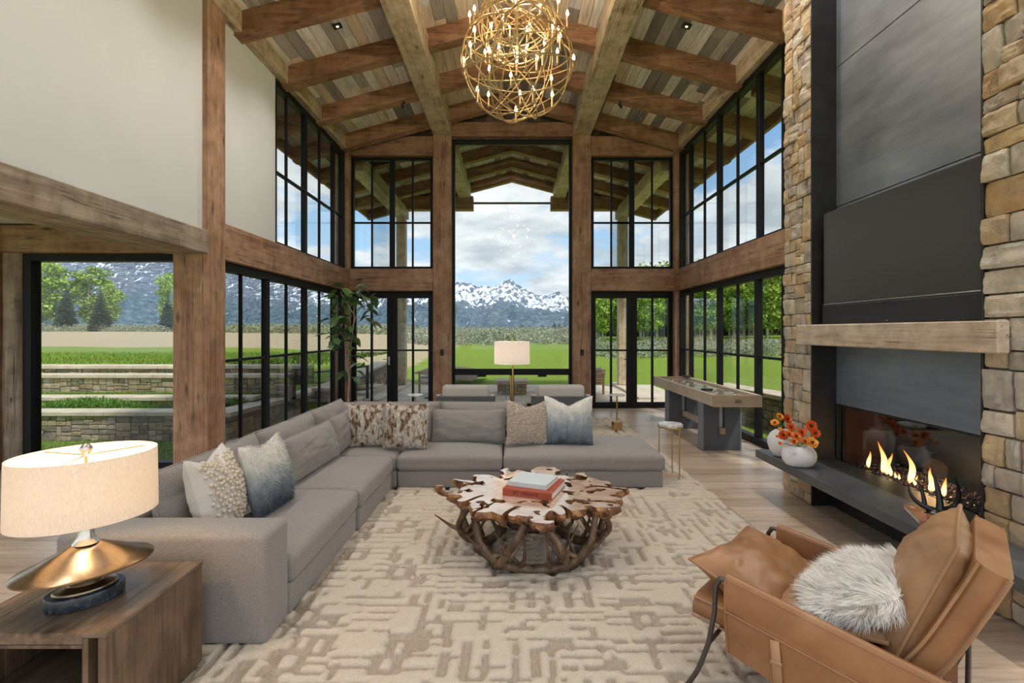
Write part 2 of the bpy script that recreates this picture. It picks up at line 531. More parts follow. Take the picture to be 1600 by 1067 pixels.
M['stone'] = stone_mat('chimney_stone', ST, .9, 8)
M['garden_stone'] = stone_mat('garden_stone', [(0, (.40, .33, .24)), (.2, (.29, .25, .20)), (.4, (.46, .39, .29)), (.6, (.23, .20, .165)), (.8, (.38, .30, .20))], .7, 10)
M['cap_stone'] = plain('sandstone_cap', (.60, .51, .40), .85, var=.18, vscale=3, bump=.3)
M['mortar'] = plain('dark_mortar', (.20, .17, .14), .95, var=.2, vscale=20)
def steel():
    t = NT('blackened_steel')
    v = t.coord((.5, .7, 1.5), rot=(-0.45, 0, 0)); n1 = t.noise(v, 1.8, 6, .6, .4)
    n2 = t.noise(t.coord((1, 1, 7), rot=(-.45, 0, 0)), 2.4, 5, .6)
    f = t.math('ADD', t.math('MULTIPLY', n1, .6), t.math('MULTIPLY', n2, .4))
    t.col(t.ramp(f, [(.3, (.185, .215, .265)), (.55, (.285, .325, .385)), (.75, (.39, .42, .475))]))
    t.set(Roughness=t.ramp(n1, [(.3, (.34, .34, .34)), (.7, (.5, .5, .5))]), Metallic=.55)
    t.bump(n2, .05, .002)
    return t.m
M['steel'] = steel()
M['dark_steel'] = plain('dark_hot_rolled_steel', (.045, .043, .042), .45, .6, var=.25, vscale=5)
M['sofa'] = fabric('warm_grey_linen', (.335, .305, .285), (.20, .18, .168), 240)
M['linen_white'] = fabric('white_linen', (.70, .66, .61), (.58, .54, .49), 200)
M['lounge_cushion'] = fabric('off_white_bouclé'.replace('é', 'e'), (.62, .58, .54), (.48, .45, .42), 150)
M['hearth'] = plain('dark_steel_hearth', (.115, .125, .138), .42, .4, var=.25, vscale=3)
M['brass'] = plain('brushed_brass', (.62, .42, .17), .28, 1.0, var=.08, vscale=30)
M['gilt'] = plain('gilded_iron', (.58, .43, .23), .42, .7, var=.15, vscale=12)
M['bronze'] = plain('aged_bronze', (.27, .20, .135), .26, .95, var=.25, vscale=14)
M['nickel'] = plain('brushed_nickel', (.68, .64, .58), .25, 1.0)
M['iron'] = plain('grey_iron_tube', (.115, .105, .10), .42, .8)
M['grey_paint'] = plain('charcoal_lacquer', (.082, .088, .098), .5)
M['edge_paint'] = plain('slate_edge_lacquer', (.20, .23, .27), .5)
# ================================================================== THE HOUSE
YF = 10.70           # inner face of the gable end wall
XW = 3.50            # glass line of the side walls
SL = 0.267           # roof pitch
def zplank(x): return 6.46 - SL * abs(x)
def zraft(x): return 6.18 - SL * abs(x)

# ---- floor: slab and oak boards that run across the room
fl = struct('floor', MB().box(-3.74, 3.62, -3.0, YF + .12, -.25, -.022).box(-7.6, -3.74, -3.0, 6.12, -.25, -.022), M['light_oak_x'], 'wide plank oak floor of the great room', 'floor')
rf = random.Random(11)
yy = 1.30
while yy < YF + .02:
    y1 = min(yy + .26, YF + .05)
    xx = -7.5 + rf.uniform(-1.2, 0)
    while xx < 3.6:
        L = rf.uniform(1.7, 2.9)
        a, b = max(xx, -7.55), min(xx + L, 3.6)
        if yy > 5.9: a = max(a, -3.7)
        if b - a > .1:
            MB().box(a + .0012, b - .0012, yy + .0012, y1 - .0012, -.022, 0.0, .0018).build('plank', M['floor_plank'], fl)
        xx += L
    yy = y1
MB().box(-7.6, 3.6, -3.0, 1.30, -.022, 0).build('floor_behind', M['light_oak_x'], fl)

# ---- roof deck with reclaimed boards beneath
def deck(y0, y1, xo):
    m = MB()
    for s in (-1, 1):
        m.prism([(0, zplank(0) + .03), (s * xo, zplank(xo) + .03), (s * xo, zplank(xo) + .22), (0, zplank(0) + .22)], y0, y1, 'y')
    return m
ce = struct('ceiling', deck(-1.7, YF, 4.5), M['siding'], 'vaulted ceiling of grey and tan reclaimed boards', 'ceiling')
pc = struct('porch_ceiling', deck(YF, 16.0, 4.5), M['siding'], 'board ceiling of the covered porch beyond the gable window', 'ceiling')
rc = random.Random(5)
PW = .163
def board(parent, s, j, y0, y1):
    a, b = j * PW, (j + 1) * PW
    t = rc.uniform(.0, .006)
    m = MB()
    cxm = (a + b) / 2
    sl = math.hypot(1, SL)
    d = Vector((s * 1, 0, -SL)).normalized(); nrm = Vector((s * SL, 0, 1)).normalized()
    R = Matrix((d, Vector((0, 1, 0)), nrm)).transposed()
    if s < 0: R = Matrix((d, Vector((0, -1, 0)), nrm)).transposed()
    m.cbox((s * cxm, (y0 + y1) / 2, zplank(cxm) + .016 + t), (PW * sl - .004, y1 - y0 - .004, .03), R, .003)
    m.build('plank', M['ceiling_plank'], parent)
for s in (-1, 1):
    for j in range(27):
        y = 4.6 + rc.uniform(-.5, .3)
        while y < YF:
            L = rc.uniform(2.6, 5.0)
            board(ce, s, j, y, min(y + L, YF)); y += L
        y = YF
        while y < 15.95:
            L = rc.uniform(2.4, 4.0)
            board(pc, s, j, y, min(y + L, 15.95)); y += L
    # deck above the part nobody sees, and the rest of the boards as one piece each side
    MB().prism([(0, zplank(0)), (s * 4.4, zplank(4.4)), (s * 4.4, zplank(4.4) + .025), (0, zplank(0) + .025)], -1.7, 4.05, 'y').build('board_field', M['ceiling_plank'], ce)

# ---- rafters
ords = ['first', 'second', 'third', 'fourth', 'fifth', 'sixth']
def rafter(y, xo, th, label):
    for s, side in ((-1, 'left'), (1, 'right')):
        m = MB()
        a = Vector((0, y, zraft(0) + .145)); b = Vector((s * xo, y, zraft(xo) + .145))
        m.prism([(0, zraft(0)), (s * xo, zraft(xo)), (s * xo, zplank(xo) + .002), (0, zplank(0) + .002)], y, y + th, 'y')
        struct('rafter', m, M['brown_x'], label % side, 'rafter')
for k, y in enumerate((10.26, 8.98, 7.64, 6.33, 5.02)):
    rafter(y, 3.45, .20, 'dark brown timber rafter on the %s roof slope, ' + ords[k] + ' from the gable window')
for k, y in enumerate((15.55, 14.25, 12.95, 11.65)):
    rafter(y, 4.40, .20, 'porch rafter on the %s slope, ' + ords[k] + ' from the outer end of the porch')
for k in range(5):        # rafter tails over the side windows
    for s, side in ((-1, 'left'), (1, 'right')):
        y = (10.26, 8.98, 7.64, 6.33, 5.02)[k]
        m = MB().prism([(s * 3.66, zraft(3.66)), (s * 4.4, zraft(4.4)), (s * 4.4, zplank(4.4)), (s * 3.66, zplank(3.66))], y, y + .2, 'y')
        struct('rafter_tail', m, M['brown_x'], 'rafter tail under the %s eaves outside, %s from the gable end' % (side, ords[k]), 'rafter')
for s, side in ((-1, 'left'), (1, 'right')):
    m = MB().box(s * 4.40, s * 4.47, -1.2, 16.0, zplank(4.4) - .20, zplank(4.4) + .14)
    struct('fascia', m, M['brown_y'], 'timber fascia board along the %s eaves' % side, 'fascia')
# ---- two longitudinal purlins, wall plates
for s, side in ((-1, 'left'), (1, 'right')):
    m = MB().box(s * 1.25, s * 1.63, 3.0, YF - .02, 5.66, 6.02, .012)
    struct('purlin', m, M['tan_y'], 'heavy tan timber purlin running to the gable on the %s' % side, 'beam')
    m = MB().box(s * 1.25, s * 1.60, YF + .3, 15.6, 5.62, 6.0, .012)
    struct('porch_purlin', m, M['tan_y'], 'tan timber purlin under the porch roof on the %s' % side, 'beam')
    m = MB().box(s * 3.34, s * 3.66, 4.0 if s < 0 else 5.2, YF + .1, 5.30, 5.61, .008)
    struct('wall_plate', m, M['tan_y'], 'tan timber wall plate along the top of the %s windows' % side, 'beam')
    m = MB().box(s * 3.18, s * 3.52, YF + .3, 15.8, 5.05, 5.36, .008)
    struct('porch_plate', m, M['tan_y'], 'timber plate carrying the %s side of the porch roof' % side, 'beam')
# porch end: tie blocks, posts, rod
for s, side in ((-1, 'left'), (1, 'right')):
    m = MB().box(s * 1.17, s * 3.5, 15.40, 15.72, 5.28, 5.68, .01)
    struct('tie_beam', m, M['brown_x'], 'short dark timber tie beam at the porch end on the %s' % side, 'beam')
    m = MB().box(s * 3.20, s * 3.48, 15.35, 15.63, .0, 5.28, .012)
    struct('porch_post', m, M['tan_z'], 'timber porch post on a low stone wall, %s side' % side, 'post')
    m = MB().box(s * 3.22, s * 3.46, 12.6, 12.84, -.15, 5.05, .012)
MB_ = MB().tube([(-1.2, 15.56, 5.50), (1.2, 15.56, 5.50)], .035, 8)
struct('tie_rod', MB_, M['iron'], 'thin dark steel tie rod across the porch gable', 'rod', smooth=True)

# ---- gable end wall: posts, beams, siding
def post(x0, x1, y0, y1, z0, z1, label, mat='amber_z', name='timber_post'):
    return struct(name, MB().box(x0, x1, y0, y1, z0, z1, .01), M[mat], label, 'post')
def beam(x0, x1, y0, y1, z0, z1, label, mat, name='timber_beam'):
    return struct(name, MB().box(x0, x1, y0, y1, z0, z1, .01), M[mat], label, 'beam')
for s, side in ((-1, 'left'), (1, 'right')):
    post(s * 1.25, s * 1.63, YF - .16, YF + .22, 0, 5.66, 'tall brown timber post on the %s of the picture window' % side)
    post(s * 3.36, s * 3.72, YF - .16, YF + .22, 0, 5.30, 'brown timber corner post at the %s end of the gable wall' % side)
    beam(s * 1.63, s * 3.36, YF - .13, YF + .2, 2.44, 2.90, 'brown timber transom beam above the %s french doors' % side, 'amber_x')
    beam(s * 1.63, s * 3.36, YF - .13, YF + .2, 5.24, 5.64, 'brown timber header over the upper window left of the gable' if s < 0 else 'brown timber header over the upper window right of the gable', 'brown_x')
beam(-1.27, 1.27, YF - .13, YF + .2, 5.64, 5.93, 'dark timber header above the tall picture window', 'brown_x')
gw = struct('wall_gable', MB().prism([(-3.4, 5.55), (3.4, 5.55), (3.4, 5.56), (0, 6.46), (-3.4, 5.56)], YF + .04, YF + .18, 'y'), M['siding'], 'dark board infill in the gable above the windows', 'wall')
k = -3.3
rs = random.Random(3)
while k < 3.3:
    w = rs.uniform(.12, .17)
    zt = zplank(abs(k) + w)
    MB().box(k + .002, k + w - .002, YF + .005, YF + .04, 5.56, max(zt, 5.6), .003).build('siding_board', M['siding'], gw)
    k += w

# ---- window builder
win_n = [0]
def window(label, axis, c, a0, a1, z0, z1, fw=.06, depth=.12, mull=(), hbars=(), top=None, bot=None, name='window', glass=None, cat='window'):
    """axis 'y': the pane lies in the plane y = c and a runs along x; axis 'x': plane x = c and a runs along y.
    mull: (centre, width) upright bars; hbars: (z, height)"""
    win_n[0] += 1
    o = thing('%s_%d' % (name, win_n[0]), label, cat, (0, 0, 0), 0, None, 'structure')
    top = top or fw; bot = bot or fw
    def bx(m, p0, p1, q0, q1, d, ch=.004):
        if axis == 'y': m.box(p0, p1, c - d / 2, c + d / 2, q0, q1, ch)
        else: m.box(c - d / 2, c + d / 2, p0, p1, q0, q1, ch)
    m = MB()
    bx(m, a0, a0 + fw, z0, z1, depth); bx(m, a1 - fw, a1, z0, z1, depth)
    bx(m, a0 + fw, a1 - fw, z1 - top, z1, depth); bx(m, a0 + fw, a1 - fw, z0, z0 + bot, depth)
    m.build('frame', M['black'], o)
    xs = [(a0 + fw, a0 + fw)]
    for (p, w) in mull:
        mm = MB(); bx(mm, p - w / 2, p + w / 2, z0 + bot, z1 - top, depth * (.62 if w > .06 else .36))
        mm.build('mullion', M['black'], o); xs.append((p - w / 2, p + w / 2))
    xs.append((a1 - fw, a1 - fw))
    zs = [(z0 + bot, z0 + bot)]
    for (q, h) in hbars: zs.append((q - h / 2, q + h / 2))
    zs.append((z1 - top, z1 - top))
    for i in range(len(xs) - 1):
        for (q, h) in hbars:
            mm = MB(); bx(mm, xs[i][1], xs[i + 1][0], q - h / 2, q + h / 2, depth * .5); mm.build('glazing_bar', M['black'], o)
        for j in range(len(zs) - 1):
            g = MB(); bx(g, xs[i][1] - .004, xs[i + 1][0] + .004, zs[j][1] - .004, zs[j + 1][0] + .004, .008, 0)
            g.build('pane', glass or M['glass'], o)
    return o

# tall picture window
o = window('tall picture window framing the snowy mountains', 'y', YF + .05, -1.25, 1.25, 0.04, 5.62, .055, .10, top=.07, hbars=((.755, .13),))
MB().box(-.045, .045, YF, YF + .10, .09, .69, .004).build('mullion', M['black'], o)
for sx in (-.63, .63):
    MB().box(sx - .09, sx + .09, YF - .04, YF + .01, .655, .695, .005).build('latch', M['black'], o)
# french doors and upper windows of the gable wall
for s, side in ((-1, 'left'), (1, 'right')):
    c0 = s * 2.52
    mull = [(c0, .10 if False else .0)] 
    win_n[0] += 1
    d = thing('door_%d' % (1 if s < 0 else 2), 'black framed glass french doors %s of the picture window' % side, 'door', (0, 0, 0), 0, None, 'structure')
    x0, x1 = min(s * 1.65, s * 3.37), max(s * 1.65, s * 3.37)
    z1 = 2.45
    m = MB()
    yc = YF + .05
    m.box(x0, x0 + .045, yc - .06, yc + .06, 0.0, z1, .004).box(x1 - .045, x1, yc - .06, yc + .06, 0.0, z1, .004)
    m.box(x0 + .045, x1 - .045, yc - .06, yc + .06, z1 - .06, z1, .004)
    m.box(x0 + .045, x1 - .045, yc - .06, yc + .06, 0.0, .03, .004)
    m.build('frame', M['black'], d)
    xm = (x0 + x1) / 2
    for lx0, lx1, s0, s1 in ((x0 + .047, xm - .002, .055, .105), (xm + .002, x1 - .047, .105, .055)):
        lf = MB()
        lf.box(lx0, lx0 + s0, yc - .04, yc + .04, .035, z1 - .065, .004).box(lx1 - s1, lx1, yc - .04, yc + .04, .035, z1 - .065, .004)
        lf.box(lx0 + s0, lx1 - s1, yc - .04, yc + .04, z1 - .15, z1 - .065, .004).box(lx0 + s0, lx1 - s1, yc - .04, yc + .04, .035, .12, .004)
        lo = lf.build('door_leaf', M['black'], d)
        lm = (lx0 + s0 + lx1 - s1) / 2
        MB().box(lm - .02, lm + .02, yc - .035, yc + .035, .12, z1 - .15, .003).build('mullion', M['black'], lo)
        MB().box(lx0 + s0, lx1 - s1, yc - .03, yc + .03, 1.19, 1.225, .003).build('glazing_bar', M['black'], lo)
        for gx0, gx1 in ((lx0 + s0, lm - .02), (lm + .02, lx1 - s1)):
            for gz0, gz1 in ((.12, 1.19), (1.225, z1 - .15)):
                MB().box(gx0, gx1, yc - .004, yc + .004, gz0, gz1).build('pane', M['glass'], lo)
    hx = xm - .06
    h = MB().box(hx - .018, hx + .018, yc - .055, yc - .04, .90, 1.08, .003)
    h.tube([(hx, yc - .05, 1.02), (hx, yc - .09, 1.02), (hx - .11, yc - .09, 1.02)], .009, 8)
    h.build('handle', M['nickel'] if s < 0 else M['black'], d, smooth=True)
    window('black framed upper window above the %s french doors' % side, 'y', YF + .05, x0, x1, 2.90, 5.24, .06, .10,
           mull=[(xm, .11), ((x0 + .06 + xm - .055) / 2, .038), ((x1 - .06 + xm + .055) / 2, .038)], hbars=[(3.88, .035)])
# side walls
for s, side in ((-1, 'left'), (1, 'right')):
    y0 = 6.02 if s < 0 else 4.9
    y1 = YF - .17
    mu = [(7.27, .11), (8.62, .11), (9.99, .08)]
    mt = [(6.60, .032), (7.93, .032), (9.29, .032)]
    lo = mu + mt
    if s > 0: lo = lo + [(5.9, .11), (5.2, .032)]
    window('black framed lower window wall on the %s side of the room' % side, 'x', s * XW, y0, y1, 0.0, 2.45, .06, .12,
           mull=sorted(lo), hbars=[(1.24, .035)], top=.12, bot=.10)
    up = [(8.62, .10), (9.99, .07), (7.93, .03), (9.29, .03)]
    uy0 = 7.44
    if s > 0: up += [(7.22, .10), (6.60, .03), (5.9, .10)]; uy0 = 4.9
    window('black framed clerestory windows high on the %s wall' % side, 'x', s * XW, uy0, y1, 2.86, 5.30, .06, .12, mull=sorted(up), hbars=[(3.96, .035)], top=.10)
    beam(s * 3.36, s * 3.66, 6.0 if s < 0 else 5.0, YF - .15, 2.44, 2.87, 'pale brown timber beam between lower and upper %s windows' % side, 'amber_y')
# solid bits of the left wall
struct('wall_left', MB().box(-3.62, -3.44, 5.9, 7.44, 2.87, 5.32), M['white'], 'narrow white plaster wall panel beside the left clerestory', 'wall')
struct('wall_left_upper', MB().box(-3.62, -3.43, -1.2, 5.72, 2.70, 5.66), M['white'], 'large white plaster wall high on the left', 'wall')
post(-3.76, -3.36, 5.67, 6.01, 0, 5.64, 'thick brown timber post between the two left-hand window bays')
beam(-3.84, -3.36, -1.2, 5.675, 2.46, 2.72, 'weathered grey timber beam under the white wall', 'grey_y')
struct('wall_plate', MB().box(-3.62, -3.30, 4.0, 5.2, 5.45, 5.64), M['tan_y'], 'end of the tan wall plate above the white wall', 'beam') if False else None

# ---- side alcove on the left with its picture window
beam(-6.3, -3.76, 5.90, 6.12, 2.51, 2.83, 'brown timber header over the large alcove window', 'amber_x')
post(-6.35, -5.93, 5.80, 6.12, 0, 2.83, 'brown timber post at the far left edge of the alcove')
lg = MB().lathe([(.118, 0), (.122, .8), (.116, 1.7), (.119, 2.51)], 20, (-5.83, 6.02, 0))
struct('timber_post', lg, M['grey_z'], 'round weathered log post beside the alcove window', 'post', smooth=True)
window('large alcove picture window over the stone terraces', 'y', 6.05, -5.72, -3.76, 0.0, 2.51, .10, .14, top=.085, bot=.07)
window('second alcove window beyond the far left post', 'y', 6.05, -7.6, -6.35, 0.0, 2.51, .08, .14)
struct('ceiling_alcove', MB().box(-7.6, -3.62, -1.2, 6.1, 2.85, 3.0), M['white'], 'low white ceiling of the side alcove', 'ceiling')

# ---- dimmer switches on the posts
for sx, side in ((-1.44, 'left'), (1.44, 'right')):
    sw = thing('light_switch', 'small black dimmer plate on the %s window post' % side, 'switch', (sx, YF - .162, 1.17), 0, 'wall dimmers')
    MB().cbox((sx, YF - .168, 1.17), (.075, .012, .125), None, .004).build('plate', M['matte_black'], sw)
    MB().cbox((sx, YF - .176, 1.19), (.03, .008, .05), None, .002).build('button', M['black'], sw)

# ---- stones
def stone_mesh(w, h, d, rng, n=6):
    """one roughly squared stone, face towards +z of its own frame"""
    m = MB(); jit = min(w, h) * .05
    cs = [(-w/2 + rng.uniform(0, jit), -h/2 + rng.uniform(0, jit)), (w/2 - rng.uniform(0, jit), -h/2 + rng.uniform(0, jit)),
          (w/2 - rng.uniform(0, jit), h/2 - rng.uniform(0, jit)), (-w/2 + rng.uniform(0, jit), h/2 - rng.uniform(0, jit))]
    tx, ty = rng.uniform(-.25, .25) * d, rng.uniform(-.25, .25) * d
    vs = []; fs = []; sd = rng.uniform(0, 90)
    for j in range(n + 1):
        for i in range(n + 1):
            u, v = i / n, j / n
            p = [cs[0][q]*(1-u)*(1-v) + cs[1][q]*u*(1-v) + cs[2][q]*u*v + cs[3][q]*(1-u)*v for q in (0, 1)]
            edge = i in (0, n) or j in (0, n)
            corner = i in (0, n) and j in (0, n)
            z = d * (.86 if edge else 1.0) + rng.uniform(-.10, .10) * d + .28 * d * noise.noise(Vector((p[0] * 9 + sd, p[1] * 9, sd))) + tx * (u - .5) + ty * (v - .5)
            if corner:
                p[0] *= .985; p[1] *= .98; z -= .12 * d
            vs.append((p[0], p[1], max(.15 * d, z)))
    for j in range(n):
        for i in range(n):
            fs.append((j*(n+1)+i, j*(n+1)+i+1, (j+1)*(n+1)+i+1, (j+1)*(n+1)+i))
    ring = [i for i in range(n + 1)] + [j*(n+1)+n for j in range(1, n + 1)] + [n*(n+1)+i for i in range(n-1, -1, -1)] + [j*(n+1) for j in range(n-1, 0, -1)]
    b = len(vs)
    for r in ring: vs.append((vs[r][0], vs[r][1], -.02))
    R = len(ring)
    for k in range(R):
        l = (k + 1) % R
        fs.append((ring[l], ring[k], b + k, b + l))
    m.add(vs, fs); return m
def split(x0, x1, y0, y1, lo, hi, rng, out, gap):
    w, h = x1 - x0, y1 - y0
    mw, mh = rng.uniform(lo[0], hi[0]), rng.uniform(lo[1], hi[1])
    if h > mh and (h / mh >= w / mw):
        k = rng.uniform(.35, .65) if h < 2.2 * mh else rng.uniform(.3, .7)
        if h > 4 * mh: k = rng.uniform(.42, .58)
        split(x0, x1, y0, y0 + h * k, lo, hi, rng, out, gap); split(x0, x1, y0 + h * k, y1, lo, hi, rng, out, gap)
    elif w > mw:
        k = rng.uniform(.3, .7)
        split(x0, x0 + w * k, y0, y1, lo, hi, rng, out, gap); split(x0 + w * k, x1, y0, y1, lo, hi, rng, out, gap)
    else:
        out.append((x0 + gap, x1 - gap, y0 + gap, y1 - gap))
def stone_face(parent, org, u, v, W_, H_, lo, hi, mat, depth, rng, gap=.005):
    """cover a rectangle (origin, unit u and v) with separate stones"""
    u = Vector(u); v = Vector(v); nrm = u.cross(v)
    R = Matrix((u, v, nrm)).transposed()
    out = []; split(0, W_, 0, H_, lo, hi, rng, out, gap)
    for (a, b, c, d) in out:
        m = stone_mesh(b - a, d - c, depth * rng.uniform(.7, 1.3), rng)
        ce_ = Vector(org) + u * ((a + b) / 2) + v * ((c + d) / 2)
        m.v = [tuple(R @ Vector(p) + ce_) for p in m.v]
        m.build('stone', mat, parent, smooth=True, angle=13)
    return len(out)

# ---- chimney breast
XC, XR = 2.76, 2.98
YA, YB = 4.72, 3.00       # far and near edge of the recess
rg = random.Random(21)
ch = thing('wall_chimney', 'floor to roof stone chimney breast on the right', 'chimney', (3.1, 4.0, 0), 0, None, 'structure')
MB().box(XC + .03, 3.64, YA, 5.19, 0, 6.4).box(XC + .03, 3.64, 2.42, YB, 0, 6.4).box(XR + .03, 3.64, YB, YA, .95, 6.4).box(3.55, 3.64, YB, YA, 0, .95).build('core', M['mortar'], ch)
stone_face(ch, (XC + .03, 5.195, 0), (0, -1, 0), (0, 0, 1), 5.195 - YA, 6.1, (.15, .12), (.30, .30), M['stone'], .035, rg, .0015)
stone_face(ch, (XC + .03, YB, 0), (0, -1, 0), (0, 0, 1), YB - 2.42, 6.1, (.20, .17), (.42, .34), M['stone'], .04, rg, .002)
stone_face(ch, (XC, 2.42, 0), (1, 0, 0), (0, 0, 1), .86, 6.1, (.24, .20), (.46, .36), M['stone'], .035, rg, .002)
# blackened steel lining of the recess
fp = thing('steel_surround', 'blackened steel panels lining the chimney recess', 'panel', (3.0, 3.9, 0), 0, None, 'structure')
MB().box(XC - .004, XR + .03, YA - .012, YA + .004, 0, 6.2, .002).build('jamb', M['dark_steel'], fp)
MB().box(XC - .004, XR + .03, YB - .004, YB + .012, 0, 6.2, .002).build('jamb', M['dark_steel'], fp)
for z0, z1 in ((.935, 1.60), (1.60, 2.74), (2.74, 4.02), (4.02, 5.3), (5.3, 6.2)):
    MB().box(XR, XR + .03, YB + .013, YA - .013, z0 + .003, z1 - .003, .003).build('panel', M['steel'], fp)
# ================================================================== OUTDOORS
GZ = -.22
def lawn_mat():
    t = NT('grass_and_dry_field')
    v = t.coord()
    sep = t.n('ShaderNodeSeparateXYZ'); t.l(v, sep.inputs[0])
    n1 = t.noise(v, .9, 6, .6); n2 = t.noise(v, 14, 4, .7); n3 = t.noise(v, .12, 3)
    g = t.ramp(n2, [(.3, (.085, .15, .014)), (.5, (.175, .265, .03)), (.72, (.27, .36, .06))])
    g = t.mix(t.math('MULTIPLY', n1, .45), g, (.25, .31, .055))
    dry = t.ramp(n2, [(.3, (.30, .235, .14)), (.6, (.50, .41, .27))])
    # ploughed dry strip beyond the lawn: mask stored in the mesh
    at_ = t.n('ShaderNodeAttribute', attribute_name='dry')
    f = t.math('ADD', at_.outputs['Fac'], t.math('MULTIPLY', t.math('SUBTRACT', n1, .5), .5))
    f = t.ramp(f, [(.42, (0, 0, 0)), (.58, (1, 1, 1))])
    t.col(t.mix(f, g, dry)); t.set(Roughness=.95)
    t.b.inputs['Specular IOR Level'].default_value = .1
    t.bump(n2, .9, .05)
    return t.m
M['lawn'] = lawn_mat()
def sstep(a, b, x):
    u = max(0, min(1, (x - a) / (b - a))); return u * u * (3 - 2 * u)
def ground_z(x, y):
    """low lawn in front, raised field on the left, ground rising gently to the sage"""
    left = 1 - sstep(-9.0, -3.0, x + (y - 14) * .14)
    z = GZ + 1.12 * left * sstep(10.4, 11.0, y)
    z += .55 * sstep(16, 40, y) * (1 - left)
    z += sstep(35, 110, math.hypot(x, y)) * (.9 - .2 * left)
    r = sstep(4, 16, x) * sstep(8, 40, math.hypot(x, y))
    z += .15 * r
    return z
def ground_h(x, y): return ground_z(x, y)
m = MB(); dry = []
xs = sorted(set(list(np.linspace(-260, -40, 23)) + list(np.linspace(-40, 40, 65)) + list(np.linspace(40, 260, 23))))
ys = sorted(set(list(np.linspace(-30, 5, 8)) + list(np.linspace(5, 10.3, 6)) + [10.4, 10.6, 10.8, 11.0] + list(np.linspace(11, 60, 50)) + list(np.linspace(60, 420, 40))))
vs = []; fs = []
for y in ys:
    for x in xs:
        vs.append((x, y, ground_z(x, y) + (noise.noise(Vector((x*.25, y*.25, 0))) * .05 if y > 12 else 0)))
        d = sstep(20, 24, y + .12 * (x + 6)) * (1 - sstep(-6.2, -3.4, x)) if y > 10 else 0
        dry.append(d)
nx = len(xs)
for j in range(len(ys) - 1):
    for i in range(nx - 1):
        x0, y0 = xs[i], ys[j]
        fs.append((j*nx+i, j*nx+i+1, (j+1)*nx+i+1, (j+1)*nx+i))
m.add(vs, fs)
gr = struct('lawn', m, M['lawn'], 'bright green lawn and dry field outside the windows', 'lawn', smooth=True, angle=80)
at_ = gr.data.attributes.new('dry', 'FLOAT', 'POINT'); at_.data.foreach_set('value', dry)
# grass blades near the house: one mass nobody could count
def blades(name, label, area, n, seed, h=(.03, .07), mat=None):
    r = random.Random(seed); m = MB(); vs = []; fs = []
    for k in range(n):
        x, y, z = area(r)
        a = r.uniform(0, PI); L = r.uniform(*h); w = .006 + L * .12
        dx, dy = math.cos(a) * w, math.sin(a) * w; lx, ly = r.uniform(-.6, .6) * L, r.uniform(-.6, .6) * L
        b = len(vs); vs += [(x - dx, y - dy, z), (x + dx, y + dy, z), (x + lx, y + ly, z + L)]; fs.append((b, b+1, b+2))
    m.add(vs, fs); o = m.build(name, mat or M['blade']); return tag(o, label, 'grass', None, 'stuff')
M['blade'] = plain('grass_blade', (.17, .28, .03), .8, var=.35, vscale=25)
M['ivy'] = plain('ground_cover_leaf', (.10, .24, .035), .6, var=.4, vscale=18)

# ---- porch floor
pp = struct('porch_floor', MB().box(-4.4, 4.4, YF + .12, 16.2, -.30, -.10, .01), M['cap_stone'], 'pale stone paving of the covered porch', 'floor')
rp = random.Random(9)
yy = YF + .14
while yy < 16.1:
    xx = -4.3 - rp.uniform(0, .6)
    while xx < 4.3:
        L = rp.uniform(.8, 1.2)
        a, b = max(xx, -4.38), min(xx + L, 4.38)
        if b - a > .05: MB().box(a + .004, b - .004, yy + .004, min(yy + .6, 16.18) - .004, -.10, -.075, .004).build('paving_slab', M['cap_stone'], pp)
        xx += L
    yy += .6

# ---- stone terraces left of the house
def wall(label, x0, x1, y, z0, z1, seed, th=.35, cap=.07, lo=(.16, .10), hi=(.34, .17)):
    t = thing('retaining_wall', label, 'wall', ((x0 + x1) / 2, y, z0), 0, 'stone terrace walls', 'structure')
    MB().box(x0, x1, y + .03, y + th, z0 - .2, z1 - cap).build('core', M['mortar'], t)
    r = random.Random(seed)
    stone_face(t, (x0, y + .03, z0), (1, 0, 0), (0, 0, 1), x1 - x0, z1 - cap - z0, lo, hi, M['garden_stone'], .03, r, .004)
    xx = x0
    while xx < x1 - .05:
        L = min(r.uniform(.7, 1.1), x1 - xx)
        MB().box(xx + .003, xx + L - .003, y - .04, y + th + .03, z1 - cap, z1, .008).build('cap_stone', M['cap_stone'], t)
        xx += L
    return t
wall('lowest stone terrace wall nearest the alcove window', -9.4, -4.75, 8.5, GZ, .27, 1)
wall('second low stone terrace wall above the ivy', -10.2, -4.75, 9.4, .20, .40, 2)
wall('tall third stone terrace wall with a thick cap', -11.4, -4.4, 10.08, .36, .755, 3)
wall('top stone terrace wall below the upper lawn', -11.8, -4.2, 10.52, .70, .905, 4)
struct('terrace_soil', MB().box(-11.9, -4.78, 8.8, 9.45, -.2, .21).box(-11.9, -4.78, 9.7, 10.12, -.2, .37), M['lawn'], 'grass strips on the stone terraces', 'soil')
blades('grass', 'short grass on the strip above the second terrace wall', lambda r: (r.uniform(-11, -4.8), r.uniform(9.84, 9.98), .37), 5000, 31, (.03, .07))
blades('grass', 'trimmed grass strip at the foot of the lowest terrace wall', lambda r: (r.uniform(-9, -3.8), r.uniform(6.4, 8.40), GZ + .02), 9000, 32, (.02, .045))
blades('grass', 'upper lawn grass behind the top terrace wall', lambda r: (r.uniform(-16, -4), r.uniform(11.05, 17), .88), 14000, 33, (.04, .10))
def ivy_pt(r):
    x = r.uniform(-9.8, -4.8)
    return (x, r.uniform(8.97, 9.26), .21 + max(0, .10 + .08 * math.sin(x * 2.3)) * r.random())
blades('ground_cover', 'leafy green ground cover between the two lowest terrace walls', ivy_pt, 5000, 34, (.04, .09), M['ivy'])

